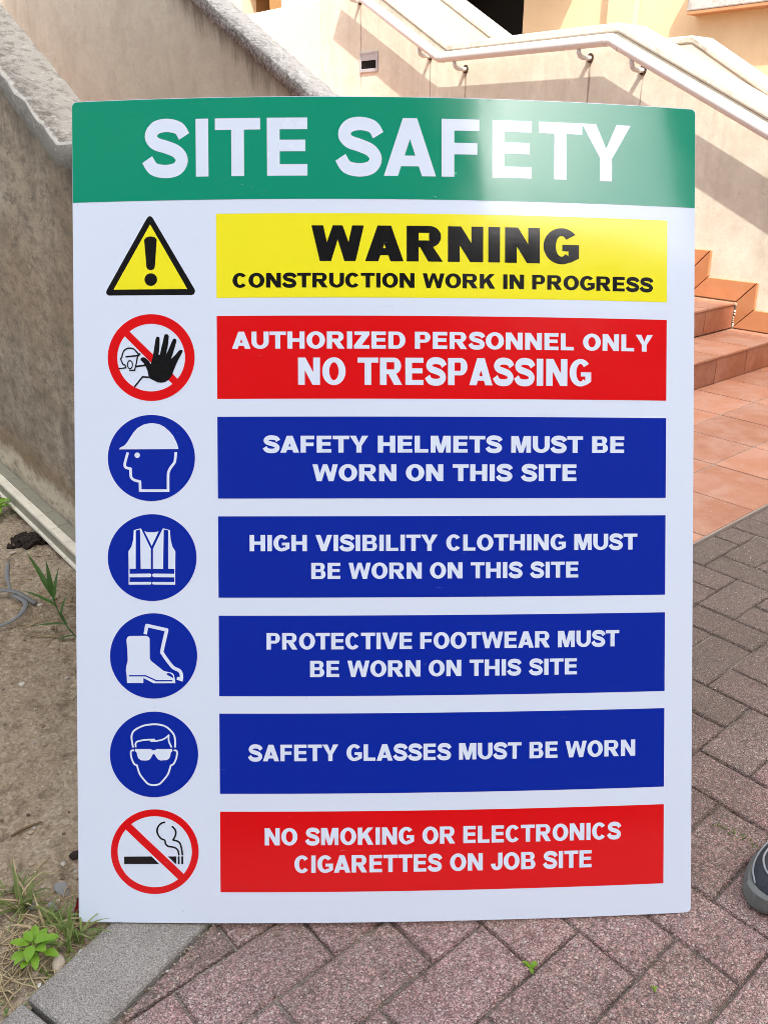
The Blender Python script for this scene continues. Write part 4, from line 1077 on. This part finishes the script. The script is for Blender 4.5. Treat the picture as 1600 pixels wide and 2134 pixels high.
for k in range(40):
    p = Vector((rnd.uniform(-.1, 1.0), rnd.uniform(.7, 1.6), 0))
    if kerb_side(p) < KW: continue
    r = rnd.uniform(.0006, .0016); pebble(bm, (p.x, p.y, GZ + r * .3), r)
tag(build('grit', bm, M['grit']), 'loose grit in the joint between kerb and paving', 'grit', kind='stuff')
bm = bmesh.new()
for k in range(240):
    cl = rnd.choice([(-.74, 1.70, .05), (-.98, 2.05, .09), (-.49, .80, .03), (-.53, .83, .03), (-.52, .85, .06), (-.8, 1.9, .15), (-.50, .80, .05)])
    x, y = rnd.gauss(cl[0], cl[2]), rnd.gauss(cl[1], cl[2])
    if kerb_side((x, y)) > -.012 or Vector((x, y, 0)).dot(B) > .60: continue
    az = rnd.uniform(0, 6.28); L = rnd.uniform(.02, .08); b = rnd.uniform(-.8, .8); pts = []; d = az; q = Vector((x, y, 0))
    for i in range(6):
        pts.append((q.x, q.y, gz(q.x, q.y) + .003 + .003 * math.sin(i))); q += Vector((math.cos(d), math.sin(d), 0)) * L / 5; d += b / 5
    tube(bm, pts, .0010, 5)
tag(build('dry_straw', bm, M['straw'], smooth=True), 'dry straw scattered over the soil', 'straw', kind='stuff')
# single stones
def stone(name, x, y, r, m, label, cat, zs=.8, flat=False, group=None):
    bm = bmesh.new(); q = bmesh.ops.create_icosphere(bm, subdivisions=1 if flat else 3, radius=r); s = rnd.random() * 90
    ex, ey = rnd.uniform(1.1, 1.5), rnd.uniform(.7, .95)
    for v in bm.verts:
        d = 1 + (.5 if flat else .22) * noise.noise(v.co * (.9 / r) + Vector((s, 0, s)))
        v.co = Vector((v.co.x * ex * d, v.co.y * ey * d, v.co.z * zs * d))
    if flat: bmesh.ops.bevel(bm, geom=bm.edges[:], offset=r * .05, segments=1, affect='EDGES')
    o = build(name, bm, m, None, not flat); o.location = (x, y, gz(x, y) + r * zs * .45); o.rotation_euler = (rnd.uniform(-.3, .3), rnd.uniform(-.3, .3), rnd.uniform(0, 3))
    return tag(o, label, cat, group)
stone('pebble', -.456, .806, .0105, M['stone'], 'round pale stone beside the bright green weed', 'stone')
stone('stone_chip', -.498, .936, .012, M['slate'], 'largest grey stone chip, nearest the left edge of the sign', 'stone', .35, True, 'grey stone chips on the soil')
stone('stone_chip', -.501, .906, .009, M['slate'], 'squarish grey stone chip just below the largest one', 'stone', .5, True, 'grey stone chips on the soil')
stone('stone_chip', -.528, .904, .0065, M['slate'], 'smallest grey stone chip, left of the other two', 'stone', .5, True, 'grey stone chips on the soil')
bm = bmesh.new()
for q in range(46):
    r = rnd.uniform(.006, .016); a_, d_ = rnd.uniform(0, 6.28), abs(rnd.gauss(0, .022))
    px, py = -.968 + d_ * 1.5 * math.cos(a_), 2.045 + d_ * math.sin(a_); h = max(0, .022 - d_ * .5) * rnd.random()
    t_ = bmesh.ops.create_icosphere(bm, subdivisions=2, radius=r); s_ = rnd.random() * 90; o_ = Vector((px, py, gz(px, py) + h))
    for v in t_['verts']: v.co = v.co * (1 + .7 * noise.fractal(v.co * (1.3 / r) + Vector((s_, s_, 0)), .7, 2, 4)) + o_
tag(build('soil_clod', bm, M['peat']), 'dark crumbly clod below the plinth of the wall', 'clod')
stone('soil_clod', -.497, 1.00, .008, M['peat'], 'tiny black clod near the left edge of the sign', 'clod', .6)
bm = bmesh.new(); tube(bm, smooth_path([(-.615, 1.035, gz(-.615, 1.035) + .004), (-.60, 1.05, gz(-.6, 1.05) + .006), (-.575, 1.066, gz(-.575, 1.066) + .004)], 4), [.0016, .002, .0022, .0024, .0024, .0022, .002, .0018, .0010], 7)
tag(build('twig', bm, M['wood'], smooth=True), 'short brown twig lying on the bare soil', 'twig')
# grey strap looping out of the soil
bm = bmesh.new()
def on(x, y, h): return (x, y, gz(x, y) + h)
tube(bm, smooth_path([on(-1.10, 1.76, .03), on(-.97, 1.752, .03), on(-.88, 1.735, .022), on(-.825, 1.713, .006)], 6), .0065, 8, .35)
tube(bm, smooth_path([on(-.885, 1.73, .018), on(-.838, 1.69, .02), on(-.845, 1.625, .016), on(-.90, 1.60, .012), on(-1.0, 1.60, .008)], 6), .0060, 8, .35)
tube(bm, smooth_path([on(-.89, 1.735, .024), on(-.915, 1.78, .04), on(-.93, 1.83, .06)], 4), [.004, .004, .004, .0045, .005, .0055, .0055, .004, .001], 8, .3)
tag(build('plastic_strap', bm, M['strap'], smooth=True), 'grey plastic strap looping out of the soil at the left edge', 'strap')
# scrap of red plastic behind the sign's corner
bm = bmesh.new(); g_ = {}
for i in range(7):
    for j in range(5):
        g_[i, j] = bm.verts.new((-.462 + .012 * i, .884 + .006 * j + .004 * i, gz(-.45, .9) + .010 + .012 * math.sin(i * .55) + .003 * j))
for i in range(6):
    for j in range(4): bm.faces.new((g_[i, j], g_[i + 1, j], g_[i + 1, j + 1], g_[i, j + 1]))
bmesh.ops.solidify(bm, geom=bm.faces[:], thickness=.0012)
tag(build('plastic_scrap', bm, M['scrap'], smooth=True), 'scrap of red plastic behind the lower left corner of the sign', 'litter')

# ------------------------------------------------------------------ shoe at the right edge
sh_ = empty('shoe', (.688, .968, GZ), 'dark grey trainer with pale piping standing on the paving', 'shoe', rot=math.pi + .50)
sh_.scale = (1.13, 1.13, 1.13)
# local: +x towards the toe, toe tip at x = .138
def outline(t):      # half widths (left,right) along the foot, t 0 heel .. 1 toe
    w = .030 + .012 * math.sin(min(1, t / .25) * math.pi / 2) + .011 * math.exp(-((t - .70) / .17) ** 2)
    if t > .70: w *= math.sqrt(max(0, 1 - ((t - .70) / .30) ** 2.3))
    if t < .10: w *= math.sqrt(max(0, 1 - ((.10 - t) / .10) ** 2))
    return w
def top(t): return .030 + .028 * math.exp(-((t - .86) / .16) ** 2) * 0 + (.092 - .030) * (1 - min(1, max(0, (t - .30) / .62)) ** .9)
def body_section(bm, ts, zf, wf, n=20):
    rows = []
    for t in ts:
        x = -.150 + .288 * t; w = max(.0008, outline(t)); rows.append([bm.verts.new((x, w * wf(k / n, t), zf(k / n, t))) for k in range(n + 1)])
    for q, r in zip(rows, rows[1:]):
        for k in range(n): bm.faces.new((q[k], q[k + 1], r[k + 1], r[k]))
    return rows
ts = [i / 40 for i in range(36)] + [.875 + .125 * math.sin(math.pi / 2 * i / 14) for i in range(1, 15)]
bm = bmesh.new()     # sole with a rubber toe guard: profile climbs the side
rows = []
for t in ts:
    x = -.150 + .290 * t; w = max(.0012, outline(t)); g = .018 + .010 * max(0, (t - .70) / .30) ** 1.3
    lift = .007 * max(0, (t - .80) / .20) ** 2; half = []
    for f, z in ((.86, 0), (.96, .002), (1.03, .006), (1.05, .009), (1.05, .012), (1.03, .0145), (1.0, g - .0025), (.985, g), (.94, g + .0015)): half.append((w * f + (.002 if 1 < f else 0), z + lift * (1 - z / .04)))
    sec = [(-y, z) for y, z in half] + half[::-1]
    rows.append([bm.verts.new((x + (.003 if t > .97 else 0), y, z)) for y, z in sec])
NS = len(rows[0])
for q, r in zip(rows, rows[1:]):
    for k in range(NS): bm.faces.new((q[k], q[(k + 1) % NS], r[(k + 1) % NS], r[k]))
bm.faces.new(rows[0]); bm.faces.new(rows[-1][::-1]); bmesh.ops.recalc_face_normals(bm, faces=bm.faces)
sole = build('sole', bm, M['rubber'], sh_, True)
def upper_pt(t, ph, off=0.0):
    """ph 0 = left bottom .. pi = right bottom"""
    w = max(.001, outline(t)) * .965; z0 = .013
    H_ = (.100 - .040 * min(1, max(0, (t - .22) / .40)) ** 1.1)
    if t >= .62: H_ = .060 - .006 * (t - .62) / .38
    if t > .84: H_ = z0 + (H_ - z0) * math.sqrt(max(0, 1 - ((t - .84) / .165) ** 2.4))
    c, s = math.cos(ph), math.sin(ph)
    y = -w * (abs(c) ** .72) * (1 if c >= 0 else -1); z = z0 + (H_ - z0) * (abs(s) ** .8)
    p = Vector((-.150 + .284 * t, y, z))
    return p + Vector((0, -c * off, s * off))
bm = bmesh.new(); rows = []
for t in [i / 48 for i in range(1, 49)]:
    rows.append([bm.verts.new(upper_pt(t, math.pi * k / 26)) for k in range(27)])
for i, (q, r) in enumerate(zip(rows, rows[1:])):
    t = (i + 1) / 48
    for k in range(26):
        if .04 < t < .36 and 9 <= k <= 16: continue          # foot opening
        bm.faces.new((q[k], q[k + 1], r[k + 1], r[k]))
bm.faces.new(rows[0]); bmesh.ops.recalc_face_normals(bm, faces=bm.faces)
bmesh.ops.solidify(bm, geom=bm.faces[:], thickness=.004)
up = build('upper', bm, M['mesh'], sh_, True)
def pipe(pts, r):
    bm = bmesh.new(); tube(bm, [upper_pt(t, ph, .0012) for t, ph in curve2(pts, 8)], r, 7)
    build('piping', bm, M['piping'], up, True)
pipe([(.985, .9), (.94, .55), (.86, .48), (.76, .62), (.68, .42), (.55, .35), (.4, .5)], .0013)
pipe([(.97, 2.2), (.95, 1.75), (.93, 1.3), (.88, .98), (.80, .95), (.72, 1.1), (.62, .9), (.5, .8)], .0015)
pipe([(.93, 2.45), (.90, 2.0), (.90, 1.6), (.86, 1.3), (.80, 1.25)], .0013)
pipe([(.985, 2.2), (.94, 2.6), (.86, 2.66), (.76, 2.5), (.68, 2.7), (.5, 2.75)], .0013)
pipe([(.86, 2.2), (.83, 1.9), (.80, 1.6), (.74, 1.5)], .0012)
for q in range(5):
    bm = bmesh.new(); t = .44 + .055 * q
    tube(bm, [upper_pt(t, 1.05 + 1.04 * k / 8, .003) for k in range(9)], .0026, 8, .6); build('lace', bm, M['piping'], up, True)
bm = bmesh.new(); tube(bm, smooth_path([(-.02, 0, .060), (-.045, 0, .085), (-.055, 0, .11)], 4), [.022] * 9, 12, .25); build('tongue', bm, M['mesh'], up, True)
